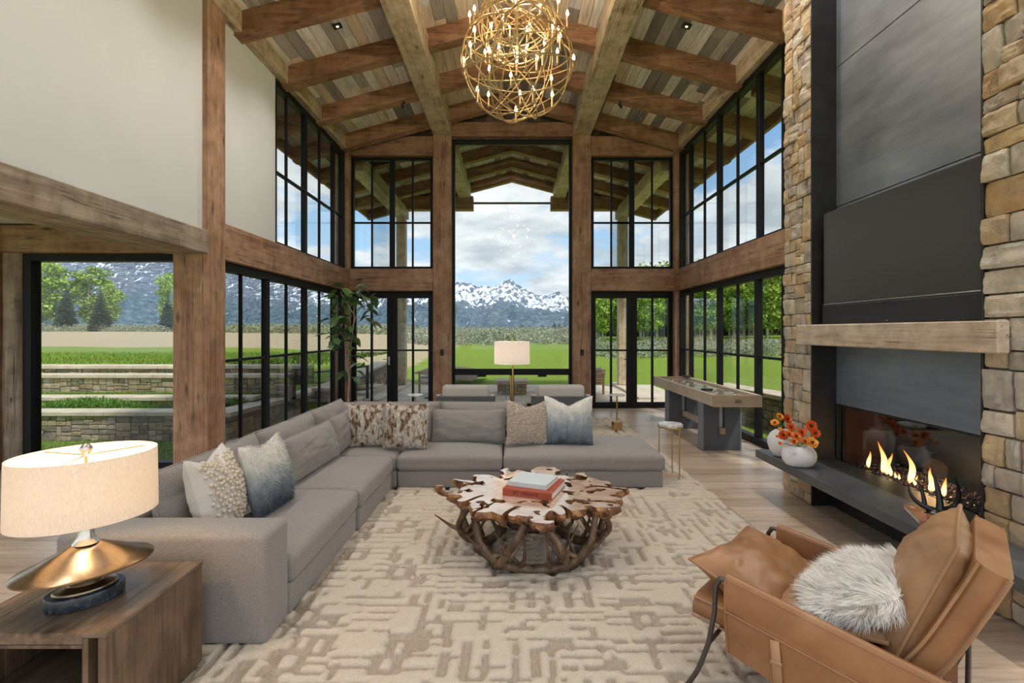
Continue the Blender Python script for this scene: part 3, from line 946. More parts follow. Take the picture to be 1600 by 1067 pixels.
tp_ = struct('terrace_paving', MB().box(-4.44, -3.74, 6.2, YF + .1, -.30, -.12, .01), M['cap_stone'], 'pale paved path outside the left windows', 'path')
yy = 6.22
while yy < YF:
    MB().box(-4.43, -3.75, yy + .004, min(yy + .62, YF + .09) - .004, -.12, -.095, .004).build('paving_slab', M['cap_stone'], tp_); yy += .62
# garden wall and steps beside the porch
def yw(label, x, y0, y1, z0, za, zb, seed, th=.36):
    t = thing('garden_wall', label, 'wall', (x, (y0 + y1) / 2, z0), 0, 'garden walls by the porch', 'structure')
    MB().prism([(y0, z0 - .2), (y1, z0 - .2), (y1, zb - .08), (y0, za - .08)], x - th / 2, x + th / 2 - .03, 'x').build('core', M['mortar'], t)
    r = random.Random(seed)
    stone_face(t, (x + th / 2 - .03, y0, z0), (0, 1, 0), (0, 0, 1), y1 - y0, max(.1, min(za, zb) - .08 - z0), (.18, .10), (.36, .17), M['garden_stone'], .03, r, .004)
    n = max(1, int((y1 - y0) / 1.0))
    for k in range(n):
        a, b = y0 + (y1 - y0) * k / n, y0 + (y1 - y0) * (k + 1) / n
        q = lambda y: za + (zb - za) * (y - y0) / (y1 - y0)
        MB().bar((x, a + .004, q(a) - .035), (x, b - .004, q(b) - .035), th + .08, .07, ch=.006).build('cap_stone', M['cap_stone'], t)
yw('sandstone capped wall running along the left windows', -4.62, 8.0, 13.4, GZ, .33, .24, 41)
yw('sandstone capped wall left of the porch steps', -4.25, 11.4, 16.8, GZ, .34, .62, 42)
yw('low sandstone capped wall under the left porch post', -3.38, 12.2, 16.4, GZ, -.02, .0, 43)
yw('low sandstone capped wall under the right porch post', 3.34, 12.6, 16.2, GZ, -.02, .0, 44)
st = thing('garden_steps', 'pale sandstone steps outside the left french doors', 'steps', (-3.9, 13, GZ), 0, None, 'structure')
for k in range(4):
    MB().box(-4.1, -3.56, 11.2 + k * .75, 12.0 + k * .75, GZ, -.06 + k * .07, .01).build('step', M['cap_stone'], st)
M['mulch'] = plain('bark_mulch', (.16, .105, .075), .95, var=.5, vscale=30, bump=.8, bscale=40)
struct('mulch_bed', MB().grid(lambda u, v: (-3.2 + 1.9 * u + .5 * v, 16.3 + 3.2 * v, .02 + .25 * (1 - u) + .1 * v), 14, 14), M['mulch'], 'bank of brown bark mulch beside the porch', 'soil', smooth=True)
# handrail outside the doors
hr = thing('handrail', 'black metal handrail beside the garden steps', 'railing', (-3.5, 12.4, -.1))
MB().box(-3.53, -3.47, 12.37, 12.43, -.1, .78, .004).build('post', M['matte_black'], hr)
MB().tube([(-3.5, 12.4, .76), (-4.3, 12.42, .66), (-4.9, 12.42, .60)], .022, 8).build('rail', M['matte_black'], hr, smooth=True)
MB().tube([(-3.5, 12.4, .50), (-4.3, 12.42, .40), (-4.9, 12.42, .34)], .012, 8).build('rail', M['matte_black'], hr, smooth=True)
MB().tube([(-3.5, 12.4, .20), (-4.3, 12.42, .10), (-4.9, 12.42, .04)], .012, 8).build('rail', M['matte_black'], hr, smooth=True)
# right-hand garden wall, curved round the terrace
gwr = thing('garden_wall', 'curved low stone wall outside the right windows', 'wall', (6.0, 9.5, GZ), 0, None, 'structure')
r = random.Random(45)
pts = [(4.6 + 2.6 * math.sin(t * 1.25), 7.2 + 4.4 * t) for t in np.linspace(0, 1, 9)]
pts = [(4.75, 6.6), (4.9, 7.4), (5.0, 8.2), (5.0, 9.0), (4.9, 9.8), (4.7, 10.6), (4.6, 11.4)]
for (a, b) in zip(pts[:-1], pts[1:]):
    u = Vector((b[0]-a[0], b[1]-a[1], 0)); L = u.length; u.normalize()
    MB().bar((a[0], a[1], .0), (b[0], b[1], .0), .3, .8).build('core', M['mortar'], gwr)
    n_ = Vector((-u.y, u.x, 0))
    stone_face(gwr, Vector((b[0], b[1], GZ)) + n_ * .15, -u, (0, 0, 1), L, .55, (.22, .13), (.40, .22), M['garden_stone'], .03, r, .004)
    MB().bar((a[0], a[1], .42), (b[0], b[1], .42), .5, .08, ch=.01).build('cap_stone', M['cap_stone'], gwr)
# stone pedestal with cap, seen through the picture window
pd = thing('stone_pedestal', 'square stone pedestal with a slab cap on the porch', 'pedestal', (.0, 14.0, -.075), 0)
MB().box(-.36, .36, 13.67, 14.33, -.075, .20).build('core', M['mortar'], pd)
r = random.Random(46)
stone_face(pd, (-.38, 13.66, -.075), (1, 0, 0), (0, 0, 1), .76, .27, (.16, .09), (.30, .14), M['stone'], .02, r)
stone_face(pd, (.37, 13.66, -.075), (0, 1, 0), (0, 0, 1), .68, .27, (.16, .09), (.30, .14), M['stone'], .02, r)
stone_face(pd, (-.37, 14.34, -.075), (0, -1, 0), (0, 0, 1), .68, .27, (.16, .09), (.30, .14), M['stone'], .02, r)
MB().box(-.44, .44, 13.58, 14.42, .195, .29, .015).build('cap_stone', M['cap_stone'], pd)
# patio chairs and side tables outdoors
M['teak'] = wood('teak', (.16, .08, .04), (.40, .22, .11), (.52, .32, .18), 'x', gs=2, rough=.5, knots=False)
def patio_chair(x, y, rz, label):
    t = thing('patio_chair', label, 'chair', (x, y, -.075), rz, 'teak chairs on the porch')
    for sx in (-1, 1):
        for sy in (-1, 1):
            MB().box(sx*.33 - .025, sx*.33 + .025, sy*.32 - .025, sy*.32 + .025, 0, .56, .006).build('leg', M['teak'], t, local=True)
        MB().box(sx*.33 - .04, sx*.33 + .04, -.36, .36, .56, .59, .008).build('armrest', M['teak'], t, local=True)
    for k in range(5):
        MB().cbox((0, .36 + k*.01, .36 + k*.07), (.66, .025, .05), None, .006).build('slat', M['teak'], t, local=True)
    MB().box(-.34, .34, -.34, .34, .26, .30, .006).build('seat_frame', M['teak'], t, local=True)
    MB().rbox(-.30, .30, -.33, .30, .30, .42, .04, 4, .02).build('seat_cushion', M['lounge_cushion'], t, local=True, smooth=True)
    MB().rbox(-.30, .30, .20, .33, .40, .72, .05, 4).build('back_cushion', M['lounge_cushion'], t, local=True, smooth=True)
patio_chair(-2.05, 13.9, -.7, 'teak patio chair on the porch left of the stone pedestal')
patio_chair(2.0, 13.8, .5 + PI, 'teak patio chair on the porch right of the stone pedestal')
for sx, side in ((-2.05, 'left'), (1.75, 'right')):
    y_ = 12.9 if sx < 0 else 13.0
    t = thing('patio_table', 'small black round table on the porch, %s of the pedestal' % side, 'table', (sx, y_, -.075), 0, 'small porch tables')
    MB().lathe([(.28, .52), (.285, .53), (.28, .545)], 24, (sx, y_, -.075)).build('top', M['matte_black'], t)
    MB().lathe([(.02, .02), (.02, .52)], 10, (sx, y_, -.075)).build('stem', M['matte_black'], t)
    MB().lathe([(.17, 0), (.17, .015), (.02, .025)], 20, (sx, y_, -.075)).build('base', M['matte_black'], t)

# ---- sage brush: one mass
def foliage_mass(name, label, spots, mat, seed, per=46, q=.16, cat='shrubs'):
    r = random.Random(seed); vs = []; fs = []
    for (x, y, z, rad, hgt) in spots:
        for k in range(per):
            a = r.uniform(0, 2*PI); el = r.uniform(0, 1); rr = rad * math.sqrt(1 - (el*.95)**2) * r.uniform(.5, 1)
            px, py, pz = x + rr*math.cos(a), y + rr*math.sin(a), z + hgt * el * r.uniform(.75, 1.1)
            s = q * rad * r.uniform(.6, 1.5) * 1.5
            d1 = Vector((r.uniform(-1, 1), r.uniform(-1, 1), r.uniform(-.6, 1))).normalized() * s
            d2 = Vector((r.uniform(-1, 1), r.uniform(-1, 1), r.uniform(-.6, 1))).normalized() * s
            p = Vector((px, py, pz)); b = len(vs)
            vs += [tuple(p - d1), tuple(p + d2 * .55), tuple(p + d1 * 1.3), tuple(p - d2 * .55)]; fs.append((b, b+1, b+2, b+3))
    m = MB(); m.add(vs, fs); o = m.build(name, mat)
    return tag(o, label, cat, None, 'stuff')
def leafmat(name, a, b, c, scale=.6, trans=.3):
    t = NT(name); v = t.coord()
    n1 = t.noise(v, scale, 4); n2 = t.noise(v, scale * 12, 2)
    f = t.math('ADD', t.math('MULTIPLY', n1, .55), t.math('MULTIPLY', n2, .45))
    cc = t.ramp(f, [(.34, a), (.5, b), (.66, c)])
    hs = t.n('ShaderNodeHueSaturation')
    t.l(t.math('ADD', t.math('MULTIPLY', t.rand(), .35), .82), hs.inputs['Value']); t.l(cc, hs.inputs['Color'])
    t.col(hs.outputs[0]); t.set(Roughness=.75)
    t.b.inputs['Specular IOR Level'].default_value = .15
    return t.m
M['sage'] = leafmat('sagebrush_leaf', (.17, .185, .105), (.31, .335, .21), (.46, .48, .34), .30)
r = random.Random(51); spots = []
for k in range(420):
    y = r.uniform(29, 43); x = r.uniform(.155, .75) * y
    spots.append((x, y, ground_z(x, y) - .05, r.uniform(.45, .9), r.uniform(.3, .65)))
while len(spots) < 1750:
    y = r.uniform(44, 105)
    x = r.uniform(-1.15, 1.1) * y
    near = 46 + 6 * math.sin(x * .07) + (14 if x < -12 else 0) + max(0, 16 * sstep(-.12, -.3, x / y))
    if y < near: continue
    if x / y > .16: continue

    spots.append((x, y, ground_z(x, y) - .1, r.uniform(.8, 1.9), r.uniform(.7, 1.5)))
foliage_mass('sagebrush', 'wide belt of grey green sagebrush beyond the lawn', spots, M['sage'], 52, 160, .055)

# ---- trees
M['aspen_leaf'] = leafmat('aspen_leaf', (.17, .30, .035), (.32, .47, .07), (.47, .60, .14), .7)
M['spruce_leaf'] = leafmat('spruce_needles', (.018, .040, .018), (.05, .085, .038), (.10, .15, .065), .8)
M['aspen_bark'] = plain('aspen_bark', (.50, .46, .38), .85, var=.35, vscale=5)
M['spruce_bark'] = plain('spruce_bark', (.12, .085, .06), .95, var=.3, vscale=8)
def aspen_mesh(seed, H=10.0, R=2.7, n=3000):
    r = random.Random(seed); vs = []; fs = []
    blobs = []
    for k in range(26):
        z = H * (.24 + .74 * (k / 26) ** .9)
        wr = R * math.sin(PI * min(1, max(.06, (z / H - .22) / .86))) ** .7
        a = r.uniform(0, 2*PI); d = wr * r.uniform(.1, .75)
        blobs.append((Vector((d*math.cos(a), d*math.sin(a), z)), r.uniform(.55, 1.05) * R * .42))
    for k in range(n):
        c, br = r.choice(blobs)
        p = c + Vector((r.gauss(0, 1), r.gauss(0, 1), r.gauss(0, .9))).normalized() * br * r.uniform(.35, 1.05)
        s = r.uniform(.11, .24)
        d1 = Vector((r.uniform(-1, 1), r.uniform(-1, 1), r.uniform(-1, 1))).normalized() * s
        d2 = Vector((r.uniform(-1, 1), r.uniform(-1, 1), r.uniform(-1, 1))).normalized() * s
        b = len(vs); vs += [tuple(p - d1), tuple(p + d2), tuple(p + d1), tuple(p - d2)]; fs.append((b, b+1, b+2, b+3))
    me = bpy.data.meshes.new('aspen_crown'); me.from_pydata(vs, [], fs); me.materials.append(M['aspen_leaf'])
    t = MB(); lean = r.uniform(-.2, .2)
    t.tube([(0, 0, -.2), (lean*.3, .05, H*.3), (lean*.6, 0, H*.6), (lean, 0, H*.93)], [.13, .105, .07, .02], 7)
    for c, br in blobs[::2]:
        z0 = max(.2*H, c.z - r.uniform(.8, 1.6)); t.tube([(lean * z0 / H, 0, z0), tuple(c)], [.035, .012], 5)
    tm = bpy.data.meshes.new('aspen_trunk'); tm.from_pydata(t.v, [], t.f); tm.materials.append(M['aspen_bark'])
    return me, tm
def spruce_mesh(seed, H=9.0, R=2.0):
    r = random.Random(seed); vs = []; fs = []
    n = 26
    for k in range(n):
        u = k / (n - 1); z = H * (.05 + .93 * u); L0 = R * (1 - u) ** .85 + .10
        nb = int(16 - 8 * u)
        for b_ in range(nb):
            a = 2*PI*(b_ + r.random()) / nb; L = L0 * r.uniform(.8, 1.12); dr = L * r.uniform(.18, .4)
            d = Vector((math.cos(a), math.sin(a), 0)); sd = Vector((-math.sin(a), math.cos(a), 0))
            for q in range(5):
                t0, t1 = q / 5, (q + 1.3) / 5
                w = L * .16 * (1.15 - t0) + .04
                p0 = d * (L*t0) + Vector((0, 0, z - dr*t0 + .1*L*t0*t0)); p1 = d * (L*min(1.02, t1)) + Vector((0, 0, z - dr*t1 + .1*L*t1*t1))
                b = len(vs); j = Vector((0, 0, r.uniform(-.05, .05)))
                vs += [tuple(p0 - sd*w + j), tuple(p0 + sd*w - j), tuple(p1 + sd*w*.55 + j - Vector((0, 0, .10))), tuple(p1 - sd*w*.55 - j - Vector((0, 0, .10)))]
                fs.append((b, b+1, b+2, b+3))
                b = len(vs); up = Vector((0, 0, w * 1.1))
                vs += [tuple(p0 + up * .5), tuple(p0 - up), tuple(p1 - up * .9 + sd * w * .2), tuple(p1 + up * .3)]
                fs.append((b, b+1, b+2, b+3))
    me = bpy.data.meshes.new('spruce_crown'); me.from_pydata(vs, [], fs); me.materials.append(M['spruce_leaf'])
    t = MB().tube([(0, 0, -.2), (0, 0, H*.5), (0, 0, H*.99)], [.16, .09, .015], 7)
    tm = bpy.data.meshes.new('spruce_trunk'); tm.from_pydata(t.v, [], t.f); tm.materials.append(M['spruce_bark'])
    return me, tm
AM = [aspen_mesh(60 + k) for k in range(4)]
SM = [spruce_mesh(70 + k) for k in range(2)]
def tree(kind, px, Y, top_y, label, k=0, group=None, wide=1.0):
    """stand a tree at photo column px and distance Y, as tall as the photo shows"""
    x = (px - 800) / 800 * Y
    z = ground_z(x, Y) - .1
    top = 1.6 - (top_y - 518) / 800 * Y
    me, tm = (AM if kind == 'aspen' else SM)[k % (4 if kind == 'aspen' else 2)]
    s = (top - z) / (10.0 if kind == 'aspen' else 9.0)
    t = thing(kind + '_tree', label, 'tree', (x, Y, z), 0.0, group)
    for nm, d in (('crown', me), ('trunk', tm)):
        o = bpy.data.objects.new(nm, d); COL.objects.link(o); o.parent = t
        o.scale = (s * wide, s * wide, s); o.rotation_euler = (0, 0, (px * .37) % 6.28)
L3 = 'trees beyond the alcove window'
tree('aspen', 82, 92, 408, 'tall leafy aspen at the left edge of the alcove window', 0, L3, 1.25)
tree('aspen', 62, 96, 432, 'shorter aspen at the far left behind the alcove window frame', 1, L3, 1.2)
tree('spruce', 103, 90, 440, 'dark spruce between the two alcove window aspens', 0, L3, 1.0)
tree('aspen', 138, 95, 418, 'loose aspen behind the right dark spruce', 2, L3, 1.25)
tree('aspen', 175, 104, 438, 'thin pale aspen to the right of the dark spruces', 3, L3, 1.0)
tree('spruce', 157, 86, 448, 'broad dark spruce in the middle of the alcove view', 1, L3, 1.1)
tree('spruce', 262, 84, 452, 'green spruce beside the thick timber post', 0, L3, .95)
tree('aspen', 259, 98, 428, 'slim aspen behind the spruce by the timber post', 1, L3, .8)
rt = random.Random(77)
n = 0
for row, Y in enumerate((52, 60, 70)):
    for i in range(16):
        px = 925 + (i + rt.uniform(.1, .9)) * 22.5
        ty = 428 + rt.uniform(-16, 14) + (22 if px < 1000 else 0) - (6 if px > 1100 else 0)
        tree('aspen', px, Y + rt.uniform(-3, 3), ty, '%s row of the right-hand aspen grove, %s tree counted from the picture window' % (('front', 'middle', 'back')[row], NTH[i]), n, 'aspen grove on the right', 1.12); n += 1
for i, px in enumerate((815, 826, 838, 848, 857, 866, 874, 883, 891, 899)):
    tree('spruce', px, 175 + (i % 3) * 8, 505 + (i * 7 % 5) - (3 if i > 4 else 0), 'small distant conifer under the snowy peaks, %s from the left' % NTH[i], i, 'distant conifers', 1.6)
r = random.Random(88); und = []
for k in range(520):
    y = r.uniform(72, 84); x = r.uniform(.13, .60) * y
    und.append((x, y, ground_z(x, y) - .2, r.uniform(1.2, 2.4), r.uniform(1.6, 3.6)))
M['thicket'] = leafmat('thicket_leaf', (.045, .075, .022), (.09, .135, .04), (.16, .22, .065), .3)
foliage_mass('undergrowth', 'dark green thicket behind the aspen trunks', und, M['thicket'], 89, 70, .10)
# two white parked boats / covers beyond the grove edge
for px, yy_ in ((1098, 522), (1208, 520)):
    Y = 47.0; x = (px - 800) / 800 * Y; z = ground_z(x, Y)
    t = thing('white_boulder', 'pale white boulder on the grass in front of the grove, ' + ('nearer the post' if px < 1150 else 'nearer the chimney'), 'boulder', (x, Y, z), 0)
    MB().lathe([(.40, -.1), (.44, .08), (.36, .18), (.2, .25), (.02, .27)], 14, (x, Y, z), 1.4, .7).build('stone', M['white'], t, smooth=True)

# ---- mountains
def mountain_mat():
    t = NT('hazy_alpine_rock_and_snow')
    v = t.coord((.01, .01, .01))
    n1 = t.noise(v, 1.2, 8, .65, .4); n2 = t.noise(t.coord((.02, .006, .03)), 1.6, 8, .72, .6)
    hazy_rock = t.ramp(n2, [(.34, (.062, .085, .128)), (.5, (.135, .170, .225)), (.64, (.25, .285, .335))])  # blue of the aerial haze is painted into the rock colour
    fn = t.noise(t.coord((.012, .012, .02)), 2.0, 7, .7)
    hazy_forest = t.ramp(fn, [(.36, (.045, .080, .125)), (.50, (.088, .135, .180)), (.64, (.165, .220, .235))])  # slopes tinted blue in the base colour to stand for distance haze
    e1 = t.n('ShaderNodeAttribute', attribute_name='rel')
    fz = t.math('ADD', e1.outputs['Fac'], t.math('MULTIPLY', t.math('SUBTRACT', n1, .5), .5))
    c = t.mix(t.ramp(fz, [(.36, (0, 0, 0)), (.58, (1, 1, 1))]), hazy_forest, hazy_rock)
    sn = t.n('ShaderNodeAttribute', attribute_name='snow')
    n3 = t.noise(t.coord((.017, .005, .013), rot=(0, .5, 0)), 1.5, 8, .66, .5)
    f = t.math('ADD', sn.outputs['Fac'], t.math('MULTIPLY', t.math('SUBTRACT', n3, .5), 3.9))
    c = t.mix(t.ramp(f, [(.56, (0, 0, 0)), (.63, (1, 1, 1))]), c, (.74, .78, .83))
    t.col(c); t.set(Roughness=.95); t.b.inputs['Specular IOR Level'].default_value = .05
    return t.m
prof = [(-900, 60), (-300, 105), (-100, 130), (50, 128), (110, 124), (150, 121), (200, 126), (262, 124), (300, 116), (345, 108), (380, 96), (410, 103), (440, 88), (480, 80), (520, 74), (560, 68), (620, 76), (680, 74), (705, 77), (722, 79), (737, 76), (748, 72), (756, 77), (768, 70), (778, 75), (790, 80), (796, 84), (805, 78), (815, 70), (828, 63), (840, 59), (857, 57), (872, 65), (881, 58), (892, 54), (930, 46), (1000, 38), (1100, 30), (1300, 22), (1600, 18), (2400, 12)]
pxs = [p for p, _ in prof]; pys = [q for _, q in prof]
YR = 5000.0
def mtn(x, v):
    """v 0 at the foot (nearer), 1 at the crest, beyond 1 falls away"""
    px = 800 + x * 800 / YR
    crest = float(np.interp(px, pxs, pys)) * YR / 800
    return crest
vs = []; fs = []; snow = []; rel = []
NX, NV = 760, 96
xsm = np.concatenate([np.linspace(-9000, -5600, 60)[:-1], np.linspace(-5600, 1000, 640), np.linspace(1000, 7500, 62)[1:]])
NX = len(xsm)
jags = []
for x in xsm:
    q = abs(noise.noise(Vector((x * .0052, 3, 1)))) * 34 + abs(noise.noise(Vector((x * .013, 9, 1)))) * 20 + noise.noise(Vector((x * .04, 5, 1))) * 8
    jags.append((20 - q) * (.55 + .45 * sstep(-2400, -900, x)))
for j in range(NV):
    v = j / (NV - 5)
    y = 2900 + (YR - 2900) * v
    for i, x in enumerate(xsm):
        cr = mtn(x, v) + jags[i]
        px = 800 + x * 800 / YR
        if v <= 1:
            rm = noise.ridged_multi_fractal(Vector((x * .0019 + y * .0007, y * .0010 - x * .0004, 3.3)), .9, 2.15, 7, 1.0, 2.0)
            amp = math.sin(PI * v) ** .7
            h = cr * (v ** 1.45) + cr * .21 * (rm - 1.15) * amp
            h += cr * .05 * noise.noise(Vector((x * .016, y * .010, 7))) * amp
            h = min(h, cr * (.30 + .70 * v ** .8))
        else:
            h = cr * (1 - (v - 1) * 8)
        vs.append((x, y, h - 18)); r_ = h / max(cr, 1)
        rel.append(max(0, min(1, r_ if v <= 1 else 1)))
        band = sstep(.34, .66, r_) * (1 - .40 * sstep(.84, 1.0, r_))
        lf = 1 - sstep(-2600, -1200, x)
        snow.append(max(0, band * (.66 - .44 * lf)) if v <= 1 else .4)
for j in range(NV - 1):
    for i in range(NX - 1):
        fs.append((j*NX+i, j*NX+i+1, (j+1)*NX+i+1, (j+1)*NX+i))
m = MB(); m.add(vs, fs)
mo = struct('mountain', m, mountain_mat(), 'jagged mountain range coloured haze blue and streaked with snow', 'mountain', smooth=True, angle=75)
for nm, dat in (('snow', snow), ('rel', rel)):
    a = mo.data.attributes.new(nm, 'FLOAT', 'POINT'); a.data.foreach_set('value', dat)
# valley floor out to the mountains
def valley_mat():
    t = NT('far_valley'); v = t.coord((.01, .01, .01)); n1 = t.noise(v, 2.0, 6, .6)
    t.col(t.ramp(n1, [(.3, (.06, .095, .075)), (.7, (.15, .18, .12))])); t.set(Roughness=.95); return t.m
m = MB(); m.grid(lambda u, v: (-9500 + 17000 * u, 400 + 2700 * v, 1.1 - 4 * v), 20, 8)
struct('field', m, valley_mat(), 'distant dark valley floor under the mountains', 'field')
# ================================================================== FURNITURE
# ---- carved wool rug: one height field, cream pile raised above a taupe ground
def make_rug():
    x0, x1, y0, y1 = -2.02, 1.97, 1.55, 9.30
    rs = .0145
    nx, ny = int((x1 - x0) / rs), int((y1 - y0) / rs)
    r = random.Random(101)
    H = np.ones((ny, nx), np.float32)
    def zone(a0, a1, b0, b1, depth):
        w, h = a1 - a0, b1 - b0
        if depth > 0 and (w > 34 or h > 34):
            if w > h * 1.1 or (r.random() < .5 and w > 30):
                k = int(a0 + w * r.uniform(.35, .65)); zone(a0, k, b0, b1, depth - 1); zone(k, a1, b0, b1, depth - 1)
            else:
                k = int(b0 + h * r.uniform(.35, .65)); zone(a0, a1, b0, k, depth - 1); zone(a0, a1, k, b1, depth - 1)
            return
        cyw = y0 + (b0 + b1) / 2 * rs; cxw = x0 + (a0 + a1) / 2 * rs
        horiz = r.random() < (.70 if (cxw < -.15 or cyw < 3.3) else .45)
        A0, A1, B0, B1 = (a0, a1, b0, b1)
        if horiz:
            b = b0 + r.randint(1, 3)
            while b < b1:
                wd = r.choice((2, 2, 2, 3)); a = a0 - r.randint(0, 10)
                while a < a1:
                    L = r.randint(6, 17)
                    if r.random() < .84: H[b:min(b + wd, b1), max(a, a0):max(a0, min(a + L, a1))] = 0
                    a += L + r.randint(0, 3)
                b += wd + r.choice((3, 3, 4, 5, 6))
            for k in range(max(2, (a1 - a0) // 7)):
                a = r.randint(a0, max(a0, a1 - 2)); c = r.randint(b0, b1); H[c:min(c + r.randint(5, 14), b1), a:a + 2] = 0
        else:
            a = a0 + r.randint(1, 3)
            while a < a1:
                wd = r.choice((2, 2, 3)); b = b0 - r.randint(0, 10)
                while b < b1:
                    L = r.randint(6, 17)
                    if r.random() < .84: H[max(b, b0):max(b0, min(b + L, b1)), a:min(a + wd, a1)] = 0
                    b += L + r.randint(0, 3)
                a += wd + r.randint(3, 6)
            for k in range(max(2, (b1 - b0) // 7)):
                b = r.randint(b0, max(b0, b1 - 2)); c = r.randint(a0, a1); H[b:b + 2, c:min(c + r.randint(5, 14), a1)] = 0
    zone(0, nx, 0, ny, 8)
    for k in range(150):      # small islands and larger worn patches
        a, b = r.randint(0, nx - 16), r.randint(0, ny - 16)
        w, h = r.randint(4, 13), r.randint(4, 13)
        H[b:b+h, a:a+w] = 0
        if w > 7 and h > 7: H[b+3:b+h-3, a+3:a+w-3] = 1
    H[0] = H[-1] = 0; H[:, 0] = H[:, -1] = 0
    C = H.copy()
    P = np.pad(H, 1, mode='edge')
    B = (P[:-2, 1:-1] + P[2:, 1:-1] + P[1:-1, :-2] + P[1:-1, 2:] + 4 * P[1:-1, 1:-1]) / 8
    rn = np.random.RandomState(4)
    Z = .012 + .036 * B + rn.rand(ny, nx) * .0035 * (.3 + B)
    X, Y = np.meshgrid(x0 + np.arange(nx) * rs, y0 + np.arange(ny) * rs)
    X = X + rn.uniform(-.0035, .0035, X.shape); Y = Y + rn.uniform(-.0035, .0035, Y.shape)
    V = np.stack([X, Y, Z], -1).reshape(-1, 3)
    i = np.arange(ny * nx).reshape(ny, nx)
    F = np.stack([i[:-1, :-1], i[:-1, 1:], i[1:, 1:], i[1:, :-1]], -1).reshape(-1, 4)
    # drop what lies under the sofa
    cx = X[:-1, :-1].reshape(-1); cy = Y[:-1, :-1].reshape(-1)
    keep = ~((cx < -1.30) & (cy > 2.70) & (cy < 6.0)) & ~((cx < 1.35) & (cy > 5.25) & (cy < 5.95))
    F = F[keep]
    me = bpy.data.meshes.new('pile')
    me.vertices.add(len(V)); me.vertices.foreach_set('co', V.astype(np.float32).ravel())
    me.loops.add(len(F) * 4); me.loops.foreach_set('vertex_index', F.astype(np.int32).ravel())
    me.polygons.add(len(F)); me.polygons.foreach_set('loop_start', np.arange(0, len(F) * 4, 4, dtype=np.int32))
    me.polygons.foreach_set('use_smooth', np.ones(len(F), bool))
    me.update(calc_edges=True)
    a = me.attributes.new('pile', 'FLOAT', 'POINT'); a.data.foreach_set('value', B.astype(np.float32).ravel())
    t = NT('carved_wool')
    at_ = t.n('ShaderNodeAttribute', attribute_name='pile')
    v = t.coord(); n1 = t.noise(v, 130, 3, .7); n2 = t.noise(v, 420, 2); n3 = t.noise(v, 1.4, 3)
    cream = t.ramp(n1, [(.3, (.50, .42, .33)), (.6, (.64, .555, .45))])
    cream = t.mix(t.math('MULTIPLY', n3, .4), cream, (.74, .65, .53))
    taupe = t.ramp(t.noise(t.coord((200, 30, 1)), 1, 2), [(.35, (.40, .33, .265)), (.65, (.50, .425, .345))])
    t.col(t.mix(t.ramp(at_.outputs['Fac'], [(.45, (0, 0, 0)), (.72, (1, 1, 1))]), taupe, cream))
    t.set(Roughness=.95); t.b.inputs['Specular IOR Level'].default_value = .1; t.b.inputs['Sheen Weight'].default_value = .2
    t.bump(t.math('ADD', n1, t.math('MULTIPLY', n2, .5)), .8, .006)
    me.materials.append(t.m)
    rug = thing('rug', 'large cream wool rug carved with a maze of raised blocks', 'rug', (0, 5, 0))
    o = bpy.data.objects.new('pile', me); COL.objects.link(o); o.parent = rug; o.location = (0, -5, 0)
    MB().box(x0, x1, y0, y1, .001, .013).build('backing', plain('jute_backing', (.36, .29, .225), .95, var=.15, vscale=60), rug)
make_rug()
RT = .048     # top of the rug pile

# ---- sectional sofa
so = thing('sectional_sofa', 'large warm grey linen sectional sofa with a chaise end', 'sofa', (-1.0, 4.6, 0))
def sp(name, *a, **k):
    return MB().rbox(*a, **k).build(name, M['sofa'], so, smooth=True, angle=60)
B0 = .045
sp('base', -2.25, -1.215, 2.80, 3.995, B0, .215, r=.02, seg=3, div=3)
sp('base', -2.25, -1.19, 4.005, 5.08, B0, .215, r=.02, seg=3, div=3)
sp('base', -2.25, -1.15, 5.09, 6.05, B0, .215, r=.02, seg=3, div=3)
sp('base', -1.14, -.105, 5.09, 6.05, B0, .215, r=.02, seg=3, div=3)
sp('base', -.095, 1.505, 5.09, 6.03, B0, .215, r=.02, seg=3, div=3)
sp('seat_cushion', -2.08, -1.195, 2.81, 3.995, .212, .365, r=.045, seg=5, crown=.045, wob=.010, seed=1, div=14)
sp('seat_cushion', -2.08, -1.17, 4.005, 5.07, .212, .365, r=.045, seg=5, crown=.045, wob=.010, seed=2, div=14)
sp('seat_cushion', -2.08, -1.15, 5.08, 5.88, .212, .365, r=.045, seg=5, crown=.03, wob=.010, seed=3, div=14)
sp('seat_cushion', -1.145, -.10, 5.065, 5.88, .212, .365, r=.045, seg=5, crown=.045, wob=.010, seed=4, div=14)
sp('seat_cushion', -.09, 1.525, 5.065, 6.05, .212, .365, r=.045, seg=5, crown=.045, wob=.010, seed=5, div=18)
sp('arm', -2.27, -1.215, 2.53, 2.80, B0, .592, r=.035, seg=5, wob=.003, div=8)
sp('backrest', -2.28, -2.06, 2.80, 6.08, B0, .60, r=.04, seg=4, wob=.003, div=8)
sp('backrest', -2.06, .62, 5.88, 6.08, B0, .60, r=.04, seg=4, wob=.003, div=8)

